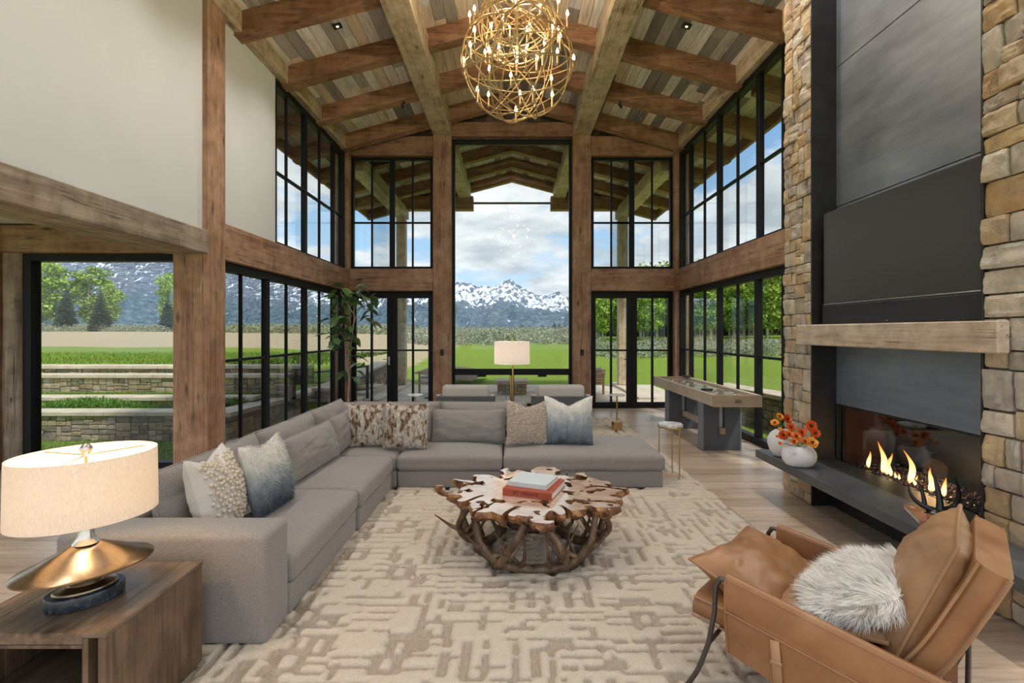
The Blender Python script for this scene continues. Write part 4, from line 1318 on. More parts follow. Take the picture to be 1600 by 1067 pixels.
# pillows
def pillow_mesh(w, h, t, ears=.06, chop=0.0, seed=0, wr=.006, n=26, plump=.5):
    """a stuffed pillow standing in x-z, thickness along y, its front towards -y, base at z = 0"""
    vs = []; fs = []; 
    def pt(i, j, side):
        u, v = -1 + 2 * i / n, -1 + 2 * j / n
        cu, cv = 1 - u * u, 1 - v * v
        x = u * w / 2 * (1 - ears * cv); z = v * h / 2 * (1 - ears * cu)
        if chop and v > -.2:
            k = (v + .2) / 1.2
            z -= chop * h * k * k * max(0, 1 - abs(u) * 1.15) ** 1.2
        d = t / 2 * (max(0, cu) ** plump) * (max(0, cv) ** plump)
        d *= 1 - .35 * chop * max(0, v) * (1 - abs(u))
        s = Vector((u * 2.1 + seed * 5.3, v * 2.1, side * 1.7))
        e = min(1, cu * cv * 6)
        d += wr * (noise.noise(s * 1.6) + .6 * noise.noise(s * 3.7)) * e
        edge = noise.noise(Vector((u * 3 + seed, v * 3, 5))) * .006
        return (x + edge, side * d, z + h / 2 + edge)
    for side in (-1, 1):
        b = len(vs)
        for j in range(n + 1):
            for i in range(n + 1): vs.append(pt(i, j, side))
        for j in range(n):
            for i in range(n):
                q = (b + j*(n+1)+i, b + j*(n+1)+i+1, b + (j+1)*(n+1)+i+1, b + (j+1)*(n+1)+i)
                fs.append(q if side < 0 else q[::-1])
    m = MB(); m.add(vs, fs); m.n_ = n
    return m
def place(o, loc, rz, tilt=0.0, roll=0.0):
    o.location = loc
    o.rotation_euler = (Matrix.Rotation(rz, 3, 'Z') @ Matrix.Rotation(tilt, 3, 'X') @ Matrix.Rotation(roll, 3, 'Y')).to_euler()
def edge_pts(w, h, ears, chop, n=40):
    P = []
    for s in range(4):
        for k in range(n // 4):
            a = -1 + 2 * k / (n // 4)
            u, v = ((a, -1), (1, a), (-a, 1), (-1, -a))[s]
            x = u * w / 2 * (1 - ears * (1 - v*v)); z = v * h / 2 * (1 - ears * (1 - u*u))
            if chop and v > -.2:
                q = (v + .2) / 1.2; z -= chop * h * q * q * max(0, 1 - abs(u) * 1.15) ** 1.2
            P.append((x, 0, z + h / 2))
    return P
def cushion_part(parent, w, h, t, loc, rz, tilt, name='back_cushion', seed=0, chop=0, mat=None):
    # the parent is unrotated: local = world - parent's place
    o = pillow_mesh(w, h, t, .035, chop, seed, .010, 24, .38).build(name, mat or M['sofa'], None, smooth=True, angle=170)
    o.parent = parent
    place(o, Vector(loc) - Vector(parent.location), rz, tilt)
    p = MB().tube(edge_pts(w, h, .035, chop, 48), .006, 6, closed=True).build('piping', mat or M['sofa'], None, smooth=True)
    p.parent = o
    return o
# back cushions of the left run face +x (rz = 90 deg turns -y to +x)
for k, (y, w) in enumerate(((3.40, 1.16), (4.52, 1.08), (5.50, .98))):
    cushion_part(so, w, .45, .26, (-1.93, y, .37), PI / 2, -.16, seed=k)
for k, (x, w) in enumerate(((-1.30, .98), (-.32, .98))):
    cushion_part(so, w, .44, .24, (x, 5.76, .37), 0, -.14, seed=5 + k)
# lumbar cushions in the same cloth
cushion_part(so, .95, .36, .20, (-1.70, 4.50, .395), PI / 2 - .05, -.30, 'lumbar_cushion', 11)
cushion_part(so, .80, .36, .18, (-1.72, 5.40, .395), PI / 2 + .05, -.25, 'lumbar_cushion', 12)
cushion_part(so, .80, .36, .18, (-.47, 5.54, .395), 0, -.22, 'lumbar_cushion', 13)
cushion_part(so, .72, .36, .18, (-1.22, 5.60, .395), 0, -.18, 'lumbar_cushion', 14)

def fur(mesh_mb, n, L, seed, droop=.5, width=.0022, spread=.5, front=True, segs=3, zone=None):
    """strands rooted on a pillow's surface"""
    r = random.Random(seed); tris = []
    for f in mesh_mb.f:
        a, b, c, d = [Vector(mesh_mb.v[i]) for i in f]
        nr = (b - a).cross(d - a)
        ar = nr.length
        if ar < 1e-9: continue
        tris.append((a, b, c, d, nr.normalized(), ar))
    cum = np.cumsum([t[5] for t in tris]); tot = cum[-1]
    vs = []; fs = []
    for k in range(n):
        i = int(np.searchsorted(cum, r.random() * tot)); i = min(i, len(tris) - 1)
        a, b, c, d, nr, _ = tris[i]; u, v = r.random(), r.random()
        p = a*(1-u)*(1-v) + b*u*(1-v) + c*u*v + d*(1-u)*v
        if zone and not zone(p): continue
        if front and nr.y > .35: continue
        cl = Vector((noise.noise(p * 16), noise.noise(p * 16 + Vector((5, 5, 5))), noise.noise(p * 16 + Vector((9, 2, 7)))))
        d0 = (nr * .8 + cl * spread + Vector((r.uniform(-.3, .3), r.uniform(-.3, .3), r.uniform(-.3, .3))) * .5).normalized()
        ln = L * r.uniform(.6, 1.15)
        sd = d0.cross(Vector((r.uniform(-1, 1), r.uniform(-1, 1), r.uniform(-1, 1))))
        if sd.length < 1e-3: continue
        sd = sd.normalized() * width
        base = len(vs); q = p - nr * .004; dd = d0
        for s_ in range(segs):
            w = 1 - s_ / segs * .75
            vs += [tuple(q - sd * w), tuple(q + sd * w)]
            q = q + dd * (ln / segs); dd = (dd + Vector((0, 0, -droop)) * .6 + cl * .25).normalized()
        vs.append(tuple(q))
        for s_ in range(segs - 1):
            fs.append((base + 2*s_, base + 2*s_ + 1, base + 2*s_ + 3, base + 2*s_ + 2))
        fs.append((base + 2*(segs-1), base + 2*(segs-1) + 1, base + 2*segs))
    m = MB(); m.add(vs, fs); return m
def hair_mat(name, fn):
    t = NT(name); fn(t); t.set(Roughness=.7); t.b.inputs['Specular IOR Level'].default_value = .25
    t.b.inputs['Sheen Weight'].default_value = .2
    return t.m
def rabbit(t):
    v = t.coord((1, 1, .5)); n1 = t.noise(v, 21, 5, .6, .25); n2 = t.noise(t.coord((1, 1, .2)), 80, 3)
    f = t.math('ADD', n1, t.math('MULTIPLY', t.math('SUBTRACT', n2, .5), .35))
    t.col(t.ramp(f, [(.36, (.12, .065, .035)), (.44, (.30, .19, .11)), (.50, (.58, .49, .40)), (.58, (.72, .68, .62)), (.68, (.30, .26, .23))]))
M['rabbit'] = hair_mat('patched_brown_fur', rabbit)
def goat(lo, hi):
    def f(t):
        v = t.coord(); sep = t.n('ShaderNodeSeparateXYZ'); t.l(v, sep.inputs[0])
        n1 = t.noise(t.coord((1, 1, .3)), 14, 3)
        g = t.math('ADD', sep.outputs['Z'], t.math('MULTIPLY', t.math('SUBTRACT', n1, .5), .22))
        t.col(t.ramp(g, [(lo, (.075, .10, .125)), ((lo + hi) / 2, (.30, .34, .37)), (hi, (.72, .69, .64))]))
    return f
M['goat'] = hair_mat('blue_white_goat_hair', goat(.06, .34))
M['ombre'] = hair_mat('ombre_blue_white_hair', goat(.02, .40))
def whitef(t):
    n1 = t.noise(t.coord(), 22, 3); t.col(t.ramp(n1, [(.3, (.84, .79, .73)), (.65, (.94, .92, .89))]))
M['white_fur'] = hair_mat('white_curly_sheepskin', whitef)
M['cream'] = fabric('cream_wool', (.70, .61, .50), (.58, .49, .385), 160)
M['boucle'] = fabric('beige_looped_wool', (.60, .51, .415), (.36, .29, .225), 90, bump=1.0)

def throw(label, mat, w, h, t, loc, rz, tilt, chop, seed, group='throw pillows on the sofa', ears=.06):
    e_ = thing('throw_pillow', label, 'pillow', loc, 0, group)
    ORG[e_.name] = Vector((0, 0, 0))
    place(e_, loc, rz, tilt)
    pm = pillow_mesh(w, h, t, ears, chop, seed, .008)
    pm.build('cover', mat, e_, smooth=True, angle=170, local=True)
    return e_, pm
# cream pillow with bobbles
e_, pm = throw('cream pillow with knotted wool bobbles beside the sofa arm', M['linen_white'], .50, .50, .24, (-1.72, 3.10, .40), 1.70, -.27, .18, 1)
r = random.Random(8); vsb = []; ic = MB().lathe([(.001, -1), (.6, -.8), (.95, -.3), (.95, .3), (.6, .8), (.001, 1)], 7)
def bobble(parent, p, s):
    m = MB(); m.add([(p.x + q[0]*s, p.y + q[1]*s, p.z + q[2]*s) for q in ic.v], ic.f); m.build('bobble', M['cream'], parent, smooth=True, local=True, angle=170)
cnt = 0; placed = []
quads = [f for f in pm.f[:26*26]]
tries = 0
while cnt < 190 and tries < 5000:
    tries += 1
    f = r.choice(quads); a, b, c, d = [Vector(pm.v[i]) for i in f]; u, v = r.random(), r.random()
    p = a*(1-u)*(1-v) + b*u*(1-v) + c*u*v + d*(1-u)*v
    if abs(p.x) > .21 or p.z < .03 or p.z > .45: continue
    if any((p - q).length < .022 for q in placed): continue
    placed.append(p); bobble(e_, p + Vector((0, -.006, 0)), r.uniform(.010, .0145)); cnt += 1
# goat hair pillow by it
e_, pm = throw('pillow of white goat hair fading to blue grey, behind the bobble pillow', M['goat'], .46, .48, .20, (-1.60, 3.46, .40), 1.50, -.25, .12, 2)
fur(pm, 9000, .035, 3, .8, .0016, .25).build('fur', M['goat'], e_, local=True)
# rabbit pillows
e_, pm = throw('brown and white patched fur pillow in the sofa corner, on the left of the pair', M['rabbit'], .48, .46, .18, (-1.50, 5.36, .395), .18, -.22, .06, 3)
fur(pm, 12000, .030, 4, .6, .0016, .6).build('fur', M['rabbit'], e_, local=True)
e_, pm = throw('brown and white patched fur pillow leaning on its twin from the right', M['rabbit'], .47, .47, .18, (-1.10, 5.26, .40), -.06, -.24, .07, 4)
fur(pm, 12000, .030, 5, .6, .0016, .6).build('fur', M['rabbit'], e_, local=True)
# boucle pillow, little loops
e_, pm = throw('beige looped wool pillow at the middle of the sofa back', M['boucle'], .47, .47, .17, (.17, 5.42, .40), .02, -.22, .15, 5)
r = random.Random(12); vl = []; m = MB()
for k in range(1500):
    f = r.choice(pm.f[:26*26]); a, b, c, d = [Vector(pm.v[i]) for i in f]; u, v = r.random(), r.random()
    p = a*(1-u)*(1-v) + b*u*(1-v) + c*u*v + d*(1-u)*v; s = r.uniform(.004, .0085)
    m.add([(p.x + q[0]*s*1.2, p.y - .002 + q[1]*s, p.z + q[2]*s) for q in ic.v], ic.f)
o = m.build('wool_loops', M['boucle'], e_, smooth=True, local=True, angle=170); o['kind'] = 'stuff'
e_, pm = throw('pointed pillow fading from white fur to slate blue, beside the looped one', M['ombre'], .52, .52, .17, (.60, 5.40, .40), -.05, -.2, .20, 6)
fur(pm, 9000, .022, 7, .6, .0016, .3).build('fur', M['ombre'], e_, local=True)

# ---- burl coffee table on antlers
CT = Vector((.16, 3.72, 0)); TZ = .452
def burl_mats():
    t = NT('polished_burl'); v = t.coord()
    n1 = t.noise(v, 5, 6, .6, 1.5); n2 = t.noise(v, 40, 3)
    t.col(t.ramp(n1, [(.3, (.40, .25, .17)), (.55, (.60, .45, .35)), (.75, (.70, .57, .47))]))
    t.set(Roughness=.22); t.b.inputs['Coat Weight'].default_value = 1.0; t.b.inputs['Coat Roughness'].default_value = .06
    t.b.inputs['Coat IOR'].default_value = 1.9; t.b.inputs['Specular IOR Level'].default_value = .8
    a = t.m
    t = NT('raw_burl_edge'); v = t.coord(); n1 = t.noise(v, 9, 7, .65, 1.0); n2 = t.noise(v, 45, 4)
    t.col(t.ramp(n1, [(.3, (.05, .018, .008)), (.48, (.22, .085, .030)), (.62, (.46, .22, .075)), (.75, (.60, .36, .16))]))
    t.set(Roughness=.45); t.b.inputs['Coat Weight'].default_value = .4
    t.bump(t.math('ADD', n1, t.math('MULTIPLY', n2, .6)), 1.0, .03)
    return a, t.m
M['burl_top'], M['burl_edge'] = burl_mats()
ct = thing('coffee_table', 'round burl slab coffee table with a ragged edge on an antler base', 'table', tuple(CT))
def burl():
    rs = .0125; n = 128; half = n * rs / 2
    fld = np.zeros((n + 1, n + 1))
    for j in range(n + 1):
        for i in range(n + 1):
            x, y = -half + i * rs, -half + j * rs
            a = math.atan2(y, x); rr = math.hypot(x / 1.05, y)
            d = Vector((math.cos(a), math.sin(a), 0))
            R_ = .545 + .05 * noise.noise(d * 2.3 + Vector((3, 1, 2))) + .07 * noise.noise(d * 5.5 + Vector((1, 8, 3)))
            f = R_ - rr
            lobes = noise.noise(Vector((x * 7 + 3, y * 7, 1.3))) * .16 + noise.noise(Vector((x * 15, y * 15, 4.2))) * .09
            f += lobes * sstep(.22, .55, rr)
            # fjords and holes
            q = noise.noise(Vector((x * 9.5 + 20, y * 9.5 + 4, 2.0))) + .5 * noise.noise(Vector((x * 21, y * 21, 9.0)))
            cut = (q - .34 + .06 * sstep(.20, .6, rr)) * .35
            if rr > .13: f = min(f, -cut)
            sl_ = abs(math.sin(a * 5.5 + 2 * noise.noise(Vector((x * 3, y * 3, 6))))) 
            if rr > .36: f = min(f, (sl_ * rr * .33) - .022 - .075 * (rr - .36))
            fld[j, i] = f
    fld[0, :] = fld[-1, :] = fld[:, 0] = fld[:, -1] = -.1
    V = []; key = {}; F = []
    def P(i, j):
        k = ('p', i, j)
        if k not in key: key[k] = len(V); V.append((-half + i * rs, -half + j * rs))
        return key[k]
    def E(i0, j0, i1, j1):
        k = ('e',) + tuple(sorted(((i0, j0), (i1, j1))))
        if k not in key:
            a, b = fld[j0, i0], fld[j1, i1]; t = a / (a - b); key[k] = len(V)
            V.append((-half + (i0 + (i1 - i0) * t) * rs, -half + (j0 + (j1 - j0) * t) * rs))
        return key[k]
    for j in range(n):
        for i in range(n):
            c = [(i, j), (i+1, j), (i+1, j+1), (i, j+1)]; poly = []
            for k in range(4):
                a, b = c[k], c[(k+1) % 4]; fa, fb = fld[a[1], a[0]] > 0, fld[b[1], b[0]] > 0
                if fa: poly.append(P(*a))
                if fa != fb: poly.append(E(*a, *b))
            if len(poly) >= 3: F.append(poly)
    ec = {}
    for f in F:
        for k in range(len(f)):
            a, b = f[k], f[(k+1) % len(f)]
            if (b, a) in ec: del ec[(b, a)]
            else: ec[(a, b)] = 1
    top = MB(); top.add([(x, y, TZ) for x, y in V], F)
    top.v = [(CT.x + a, CT.y + b, c) for a, b, c in top.v]
    tp = top.build('burl_top', M['burl_top'], ct)
    # ragged sides
    sv = []; sf = []; rows = 5; vid = {}
    nb = {}
    for (a, b) in ec:
        nb.setdefault(a, []).append(b); nb.setdefault(b, []).append(a)
    for k in nb:
        x, y = V[k]
        vid[k] = len(sv)
        nn = noise.noise(Vector((x * 11, y * 11, 1))); th = .075 + .04 * nn + .02 * noise.noise(Vector((x*30, y*30, 3)))
        rr = math.hypot(x, y); cx, cy = x / max(rr, .01), y / max(rr, .01)
        for q in range(rows):
            u = q / (rows - 1)
            bul = math.sin(u * PI) * .020 * (1 + noise.noise(Vector((x * 18, y * 18, u * 3)))) - u * u * .05
            if rr < .40: bul *= .3
            jx = .008 * noise.noise(Vector((x * 50, y * 50, u * 9))) * (u > 0)
            sv.append((CT.x + x + cx * bul + jx, CT.y + y + cy * bul + jx, TZ - .0005 - th * u))
    for (a, b) in ec:
        for q in range(rows - 1):
            sf.append((vid[a] + q, vid[a] + q + 1, vid[b] + q + 1, vid[b] + q))
    m = MB(); m.add(sv, sf); m.build('burl_edge', M['burl_edge'], ct, smooth=True, angle=60)
    un = MB(); un.add([(CT.x + x * .93, CT.y + y * .93, TZ - .05 - .02 * noise.noise(Vector((x * 9, y * 9, 0)))) for x, y in V], [f[::-1] for f in F])
    un.build('underside', M['burl_edge'], ct, smooth=True)
burl()
def antler_mat():
    t = NT('brown_antler'); v = t.coord(); n1 = t.noise(t.coord((1, 1, .6)), 14, 5, .6, .5); n2 = t.noise(v, 70, 3)
    t.col(t.ramp(n1, [(.3, (.040, .021, .011)), (.5, (.115, .065, .035)), (.74, (.27, .18, .105))]))
    t.set(Roughness=.42); t.bump(n2, .4, .006); return t.m
M['antler'] = antler_mat()
def spl(P, n=18):
    """smooth curve through points"""
    P = [Vector(p) for p in P]; P = [P[0]*2 - P[1]] + P + [P[-1]*2 - P[-2]]; out = []
    seg = len(P) - 3
    for s in range(seg):
        for k in range(n // seg + 1):
            t = k / (n // seg + 1); a, b, c, d = P[s:s+4]
            out.append(.5 * ((2*b) + (c - a)*t + (2*a - 5*b + 4*c - d)*t*t + (3*b - a - 3*c + d)*t**3))
    out.append(P[-2]); return out
def antler(parent, base, ang, flip, rng, H=.36, ring=True, mat=None, scale=1.0, name='antler'):
    c, s = math.cos(ang), math.sin(ang)
    def W(rad, tan, z): return base + Vector((c*rad - s*tan*flip, s*rad + c*tan*flip, z)) * scale
    j = lambda q: rng.uniform(-q, q)
    P = [W(.30 + j(.02), -.24, .045), W(.34 + j(.02), -.05, .03), W(.43 + j(.02), .12, .09), W(.47 + j(.02), .24, .22), W(.40 + j(.03), .30, H)]
    C = spl(P, 20); n = len(C)
    m = MB(); m.tube(C, [(.035 * (1 - .45 * k / n)) * scale for k in range(n)], 9)
    for (t, dr, dt, dz, L) in ((.12, -.02, -.16, .20, 1), (.34, .10, -.06, .22, 1), (.55, -.16, .05, .17, 1), (.74, .12, .08, .10, 1), (.62, -.05, -.16, .15, 1)):
        if rng.random() < .12: continue
        p = C[int(t * (n - 1))]; d = Vector((c*dr - s*dt*flip, s*dr + c*dt*flip, dz)) * scale * rng.uniform(.8, 1.15)
        side = Vector((-s, c, 0)) * rng.uniform(-.05, .05) * scale
        Q = spl([p, p + d * .45 + side - Vector((0, 0, .02 * scale)), p + d + Vector((c*j(.04), s*j(.04), .015)) * scale], 12)
        for q in Q: q.z = min(q.z, base.z + (H + .03) * scale)
        k = len(Q); m.tube(Q, [(.019 * (1 - .9 * i / (k - 1)) + .0015) * scale for i in range(k)], 7)
    return m.build(name, mat or M['antler'], parent, smooth=True, angle=60)
rng = random.Random(31)
bs = CT + Vector((-.01, -.06, RT - .02))
for k in range(12):
    antler(ct, bs, k * 2 * PI / 12 + .25, 1 if k % 2 else -1, rng, .375)

# books on the coffee table
M['red_cover'] = plain('rust_red_cloth', (.36, .065, .03), .5, var=.1, vscale=30)
M['pale_cover'] = plain('pale_blue_grey_cover', (.55, .60, .62), .3)
M['paper'] = plain('book_pages', (.72, .69, .64), .8, var=.1, vscale=90)
M['print_dark'] = plain('dark_print', (.05, .012, .010), .6)
M['print_gold'] = plain('gold_print', (.55, .42, .20), .5)
def book(label, c, rz, w, d, h, cover, group):
    """spine faces -y of its own frame"""
    b = thing('book', label, 'book', c, rz, group); ORG[b.name] = Vector((0, 0, 0))
    MB().box(-w/2, w/2, -d/2, d/2, 0, .004, .001).build('cover', cover, b, local=True)
    MB().box(-w/2, w/2, -d/2, d/2, h - .004, h, .001).build('cover', cover, b, local=True)
    MB().box(-w/2, w/2, -d/2, -d/2 + .004, .002, h - .002, .0015).build('spine', cover, b, local=True)
    MB().box(-w/2 + .004, w/2 - .004, -d/2 + .004, d/2 - .004, .004, h - .004).build('pages', M['paper'], b, local=True)
    return b
bk = book('thick rust red book lying on the coffee table', (CT.x - .03, CT.y - .06, TZ + .0005), .0, .36, .36, .050, M['red_cover'], 'books on the coffee table')
bk.location = (.165, 3.70, TZ + .0005); bk.rotation_euler = (0, 0, -.36)
def text_on(parent, txt, size, loc, rot, mat, name='lettering', ext=.0006, sx=1.0):
    cu = bpy.data.curves.new(name, 'FONT'); cu.body = txt; cu.size = size; cu.extrude = ext
    cu.align_x = 'CENTER'; cu.align_y = 'CENTER'
    tmp = bpy.data.objects.new(name, cu); COL.objects.link(tmp)
    dg = bpy.context.evaluated_depsgraph_get(); me = bpy.data.meshes.new_from_object(tmp.evaluated_get(dg))
    bpy.data.objects.remove(tmp); me.materials.clear(); me.materials.append(mat)
    o = bpy.data.objects.new(name, me); COL.objects.link(o); o.parent = parent; o.location = loc; o.rotation_euler = rot; o.scale = (sx, 1, 1)
    return o
text_on(bk, 'JET DREAMS', .033, (-.01, -.1806, .025), (PI/2, 0, 0), M['print_dark'], sx=1.05)
bk2 = book('pale blue grey book on top of the red book', (.15, 3.71, TZ + .0515), -.36, .29, .27, .034, M['pale_cover'], 'books on the coffee table')
bk2.location = (.155, 3.715, TZ + .0512); bk2.rotation_euler = (0, 0, -.40)

# ---- end table by the sofa
et = thing('end_table', 'dark oak open fronted end table under the lamp', 'table', (-1.76, 2.14, 0))
x0, x1, y0, y1, zt = -2.05, -1.47, 1.85, 2.43, .51
ttop = MB().box(x0 + .10, x1 - .085, y0 + .002, y1, zt - .045, zt - .002, .003); ttop.build('top', M['side_table_top'], et)
MB().box(x1 - .085, x1 + .004, y0 - .003, y1 + .002, zt - .018, zt, .003).build('top_border', M['side_table_top'], et)
MB().box(x0 - .004, x0 + .10, y0 - .003, y1 + .002, zt - .018, zt, .003).build('top_border', M['side_table_top'], et)
w_ = (y1 - y0) / 3
for k in range(3):
    MB().box(x1 - .028, x1, y0 + k * w_ + .0008, y0 + (k + 1) * w_ - .0008, .04, zt - .018, .002).build('side_board', M['side_table'], et)
    MB().box(x0, x0 + .028, y0 + k * w_ + .0008, y0 + (k + 1) * w_ - .0008, .04, zt - .018, .002).build('side_board', M['side_table'], et)
for sx in (x1 - .085, x0 + .06):
    MB().box(sx, sx + .022, y0, y0 + .05, .04, zt - .019, .002).build('upright', M['side_table'], et)
MB().box(x0 + .03, x1 - .085, y0, y0 + .03, zt - .058, zt - .045, .002).build('apron', M['side_table'], et)
MB().box(x0 + .03, x1 - .03, y1 - .02, y1, .04, zt - .046, .002).build('back_panel', M['side_table'], et)
MB().box(x0 + .03, x1 - .03, y0 + .02, y1 - .02, .20, .225, .003).build('shelf', M['side_table_top'], et)
MB().box(x0 + .03, x1 - .03, y0 + .3, y0 + .33, zt - .14, zt - .06, .002).build('rail', M['side_table'], et)

# ---- table lamp
LP = Vector((-1.735, 2.085, .51)); la = math.atan2(.78, .63)
lm = thing('table_lamp', 'lit oval linen lamp with a bronze saucer base on the end table', 'lamp', tuple(LP))
ell = dict(sx=1.0, sy=.74, rz=la)
def marble():
    t = NT('dark_blue_marble'); v = t.coord(); n1 = t.noise(v, 22, 6, .65, 1.5)
    t.col(t.ramp(n1, [(.35, (.012, .018, .024)), (.6, (.045, .06, .072)), (.72, (.16, .19, .21))])); t.set(Roughness=.18); return t.m
M['marble'] = marble()
MB().lathe([(.128, 0), (.131, .004), (.131, .046), (.128, .050)], 40, tuple(LP), **ell).build('plinth', M['marble'], lm, smooth=True)
MB().lathe([(.105, .050), (.108, .055), (.104, .061), (.085, .064), (.06, .072), (.04, .10)], 40, tuple(LP), **ell).build('collar', M['bronze'], lm, smooth=True, angle=30)
MB().lathe([(.04, .098), (.12, .112), (.205, .128), (.232, .138), (.234, .145), (.225, .151), (.17, .172), (.09, .21), (.04, .235)], 56, tuple(LP), **ell).build('saucer', M['bronze'], lm, smooth=True, angle=50)
MB().lathe([(.046, .232), (.040, .24), (.028, .262), (.026, .31), (.018, .315), (.018, .37)], 28, tuple(LP)).build('neck', M['nickel'], lm, smooth=True, angle=50)
MB().lathe([(.005, .37), (.005, .59)], 8, tuple(LP)).build('rod', M['brass'], lm)
MB().lathe([(.006, .585), (.012, .592), (.0225, .608), (.0225, .618), (.012, .632), (.002, .636)], 20, tuple(LP)).build('finial', M['nickel'], lm, smooth=True)
def shade_mat():
    t = NT('linen_lampshade'); t.t.nodes.remove(t.b)
    v = t.coord(); n1 = t.noise(t.coord((1, 1, .25)), 260, 2)
    c = t.ramp(n1, [(.35, (.80, .75, .70)), (.65, (.90, .87, .83))])
    d = t.n('ShaderNodeBsdfDiffuse'); tl = t.n('ShaderNodeBsdfTranslucent'); mx = t.n('ShaderNodeMixShader'); mx.inputs[0].default_value = .45
    t.l(c, d.inputs[0]); t.l(c, tl.inputs[0]); t.l(d.outputs[0], mx.inputs[1]); t.l(tl.outputs[0], mx.inputs[2]); t.l(mx.outputs[0], t.out.inputs[0])
    return t.m
M['shade'] = shade_mat()
def drum(name, c, r, z0, z1, parent, **k):
    m = MB().lathe([(r, z0), (r * .985, z1), (r * .978, z1), (r * .993, z0), (r, z0)], 64, tuple(c), cap=False, **k)
    return m.build(name, M['shade'], parent, smooth=True, angle=50)
sh = drum('shade', LP, .247, .345, .597, lm, sx=1.0, sy=.86, rz=la)
sp_ = MB()
for k in range(3):
    a = k * 2 * PI / 3 + la; sp_.tube([LP + Vector((0, 0, .588)), LP + Vector((math.cos(a)*.2, math.sin(a)*.2, .592))], .0022, 6)
sp_.build('spider', M['brass'], sh, smooth=True)
MB().lathe([(.012, .37), (.02, .39), (.034, .43), (.03, .46), (.012, .475), (.001, .477)], 16, tuple(LP)).build('bulb', emit('warm_bulb', (1, .72, .42), 6), lm, smooth=True)
MB().tube([LP + Vector((-.06, -.05, .36)), LP + Vector((-.061, -.05, .335))], .0012, 5).lathe([(.001, .322), (.006, .327), (.006, .331), (.001, .336)], 10, tuple(LP + Vector((-.061, -.05, 0)))).build('pull_chain', M['brass'], lm, smooth=True)
def point(name, loc, w, col, size=.03, parent=None):
    d = bpy.data.lights.new(name, 'POINT'); d.energy = w; d.color = col; d.shadow_soft_size = size
    o = bpy.data.objects.new(name, d); COL.objects.link(o); o.location = loc
    if parent is not None: o.parent = parent; o.location = Vector(loc) - Vector(parent.location)
    return o
point('lamp_light', LP + Vector((0, 0, .49)), 12, (1, .66, .36), .04, lm)

# ---- floor lamp behind the sofa
fo = Vector((.0, 6.62, RT))
t = thing('floor_lamp', 'white drum floor lamp on a slim brass pole behind the sofa', 'lamp', tuple(fo))
MB().lathe([(.14, 0), (.14, .02), (.02, .03)], 28, tuple(fo)).build('base', M['brass'], t, smooth=True, angle=40)
MB().lathe([(.011, .02), (.011, 1.38)], 12, tuple(fo + Vector((.010, 0, 0)))).lathe([(.011, .02), (.011, .98)], 12, tuple(fo + Vector((-.014, 0, 0)))).build('pole', M['brass'], t, smooth=True)
drum('shade', fo, .232, 1.135, 1.425, t)
MB().lathe([(.004, 1.38), (.01, 1.43), (.002, 1.452)], 10, tuple(fo)).build('finial', M['brass'], t, smooth=True)
point('lamp_light', fo + Vector((0, 0, 1.28)), 6.0, (1, .85, .72), .04, t)
# ---- leather sling chair
def leather():
    t = NT('cognac_leather'); v = t.coord(); n1 = t.noise(v, 3.5, 5, .55, .4); n2 = t.noise(v, 180, 3, .6); n3 = t.noise(v, 14, 3)
    c = t.ramp(n1, [(.3, (.21, .085, .030)), (.55, (.31, .14, .055)), (.75, (.40, .21, .10))])
    t.col(t.mix(t.math('MULTIPLY', n3, .3), c, (.42, .235, .12)))
    t.set(Roughness=t.ramp(n3, [(.3, (.34, .34, .34)), (.7, (.48, .48, .48))]))
    t.bump(t.math('ADD', t.math('MULTIPLY', n2, .5), n3), .18, .004); return t.m
M['leather'] = leather()
M['leather_pale'] = plain('pale_cognac_leather', (.37, .205, .105), .42, var=.22, vscale=5, bump=.12, bscale=120)
lc = thing('lounge_chair', 'cognac leather sling chair with an iron tube frame, back to the hearth', 'chair', (.855, 2.15, 0), math.atan2(.745, .67))
def cpart(m, name, mat, parent=None, smooth=True, angle=50):
    o = m.build(name, mat, parent or lc, smooth=smooth, angle=angle, local=True); return o
def sweep(path, x0, x1, th, rr=.03):
    """padded leather shell: rounded rectangle carried along a side profile (y, z)"""
    P = [Vector((0, a, b)) for a, b in path]; m = MB(); vs = []; fs = []; n = len(P)
    loop = []
    for (sx, sn) in ((1, 1), (-1, 1), (-1, -1), (1, -1)):
        for k in range(4):
            an = {(1, 1): 0, (-1, 1): PI/2, (-1, -1): PI, (1, -1): 1.5*PI}[(sx, sn)] + k / 3 * PI / 2
            loop.append((sx, sn, math.cos(an), math.sin(an)))
    L = len(loop)
    for i in range(n):
        t = (P[min(i+1, n-1)] - P[max(i-1, 0)]).normalized(); nr = Vector((0, -t.z, t.y))
        for (sx, sn, ca, sa) in loop:
            x = (x1 - rr if sx > 0 else x0 + rr) + ca * rr
            d = sn * (th/2 - rr) + sa * rr
            vs.append(tuple(Vector((x, 0, 0)) + P[i] + nr * d))
    for i in range(n - 1):
        for k in range(L):
            l = (k + 1) % L; fs.append((i*L+k, i*L+l, (i+1)*L+l, (i+1)*L+k))
    fs.append(tuple(range(L-1, -1, -1))); fs.append(tuple((n-1)*L + k for k in range(L)))
    m.add(vs, fs); m.fix = True; m.P = P; return m
prof_ = [tuple(p.yz) for p in spl([(0, .13, .375), (0, -.10, .345), (0, -.36, .285), (0, -.55, .30), (0, -.69, .47), (0, -.80, .70), (0, -.855, .83)], 30)]
sm = sweep(prof_, .075, .665, .10, .045)
cpart(sm, 'shell', M['leather'])
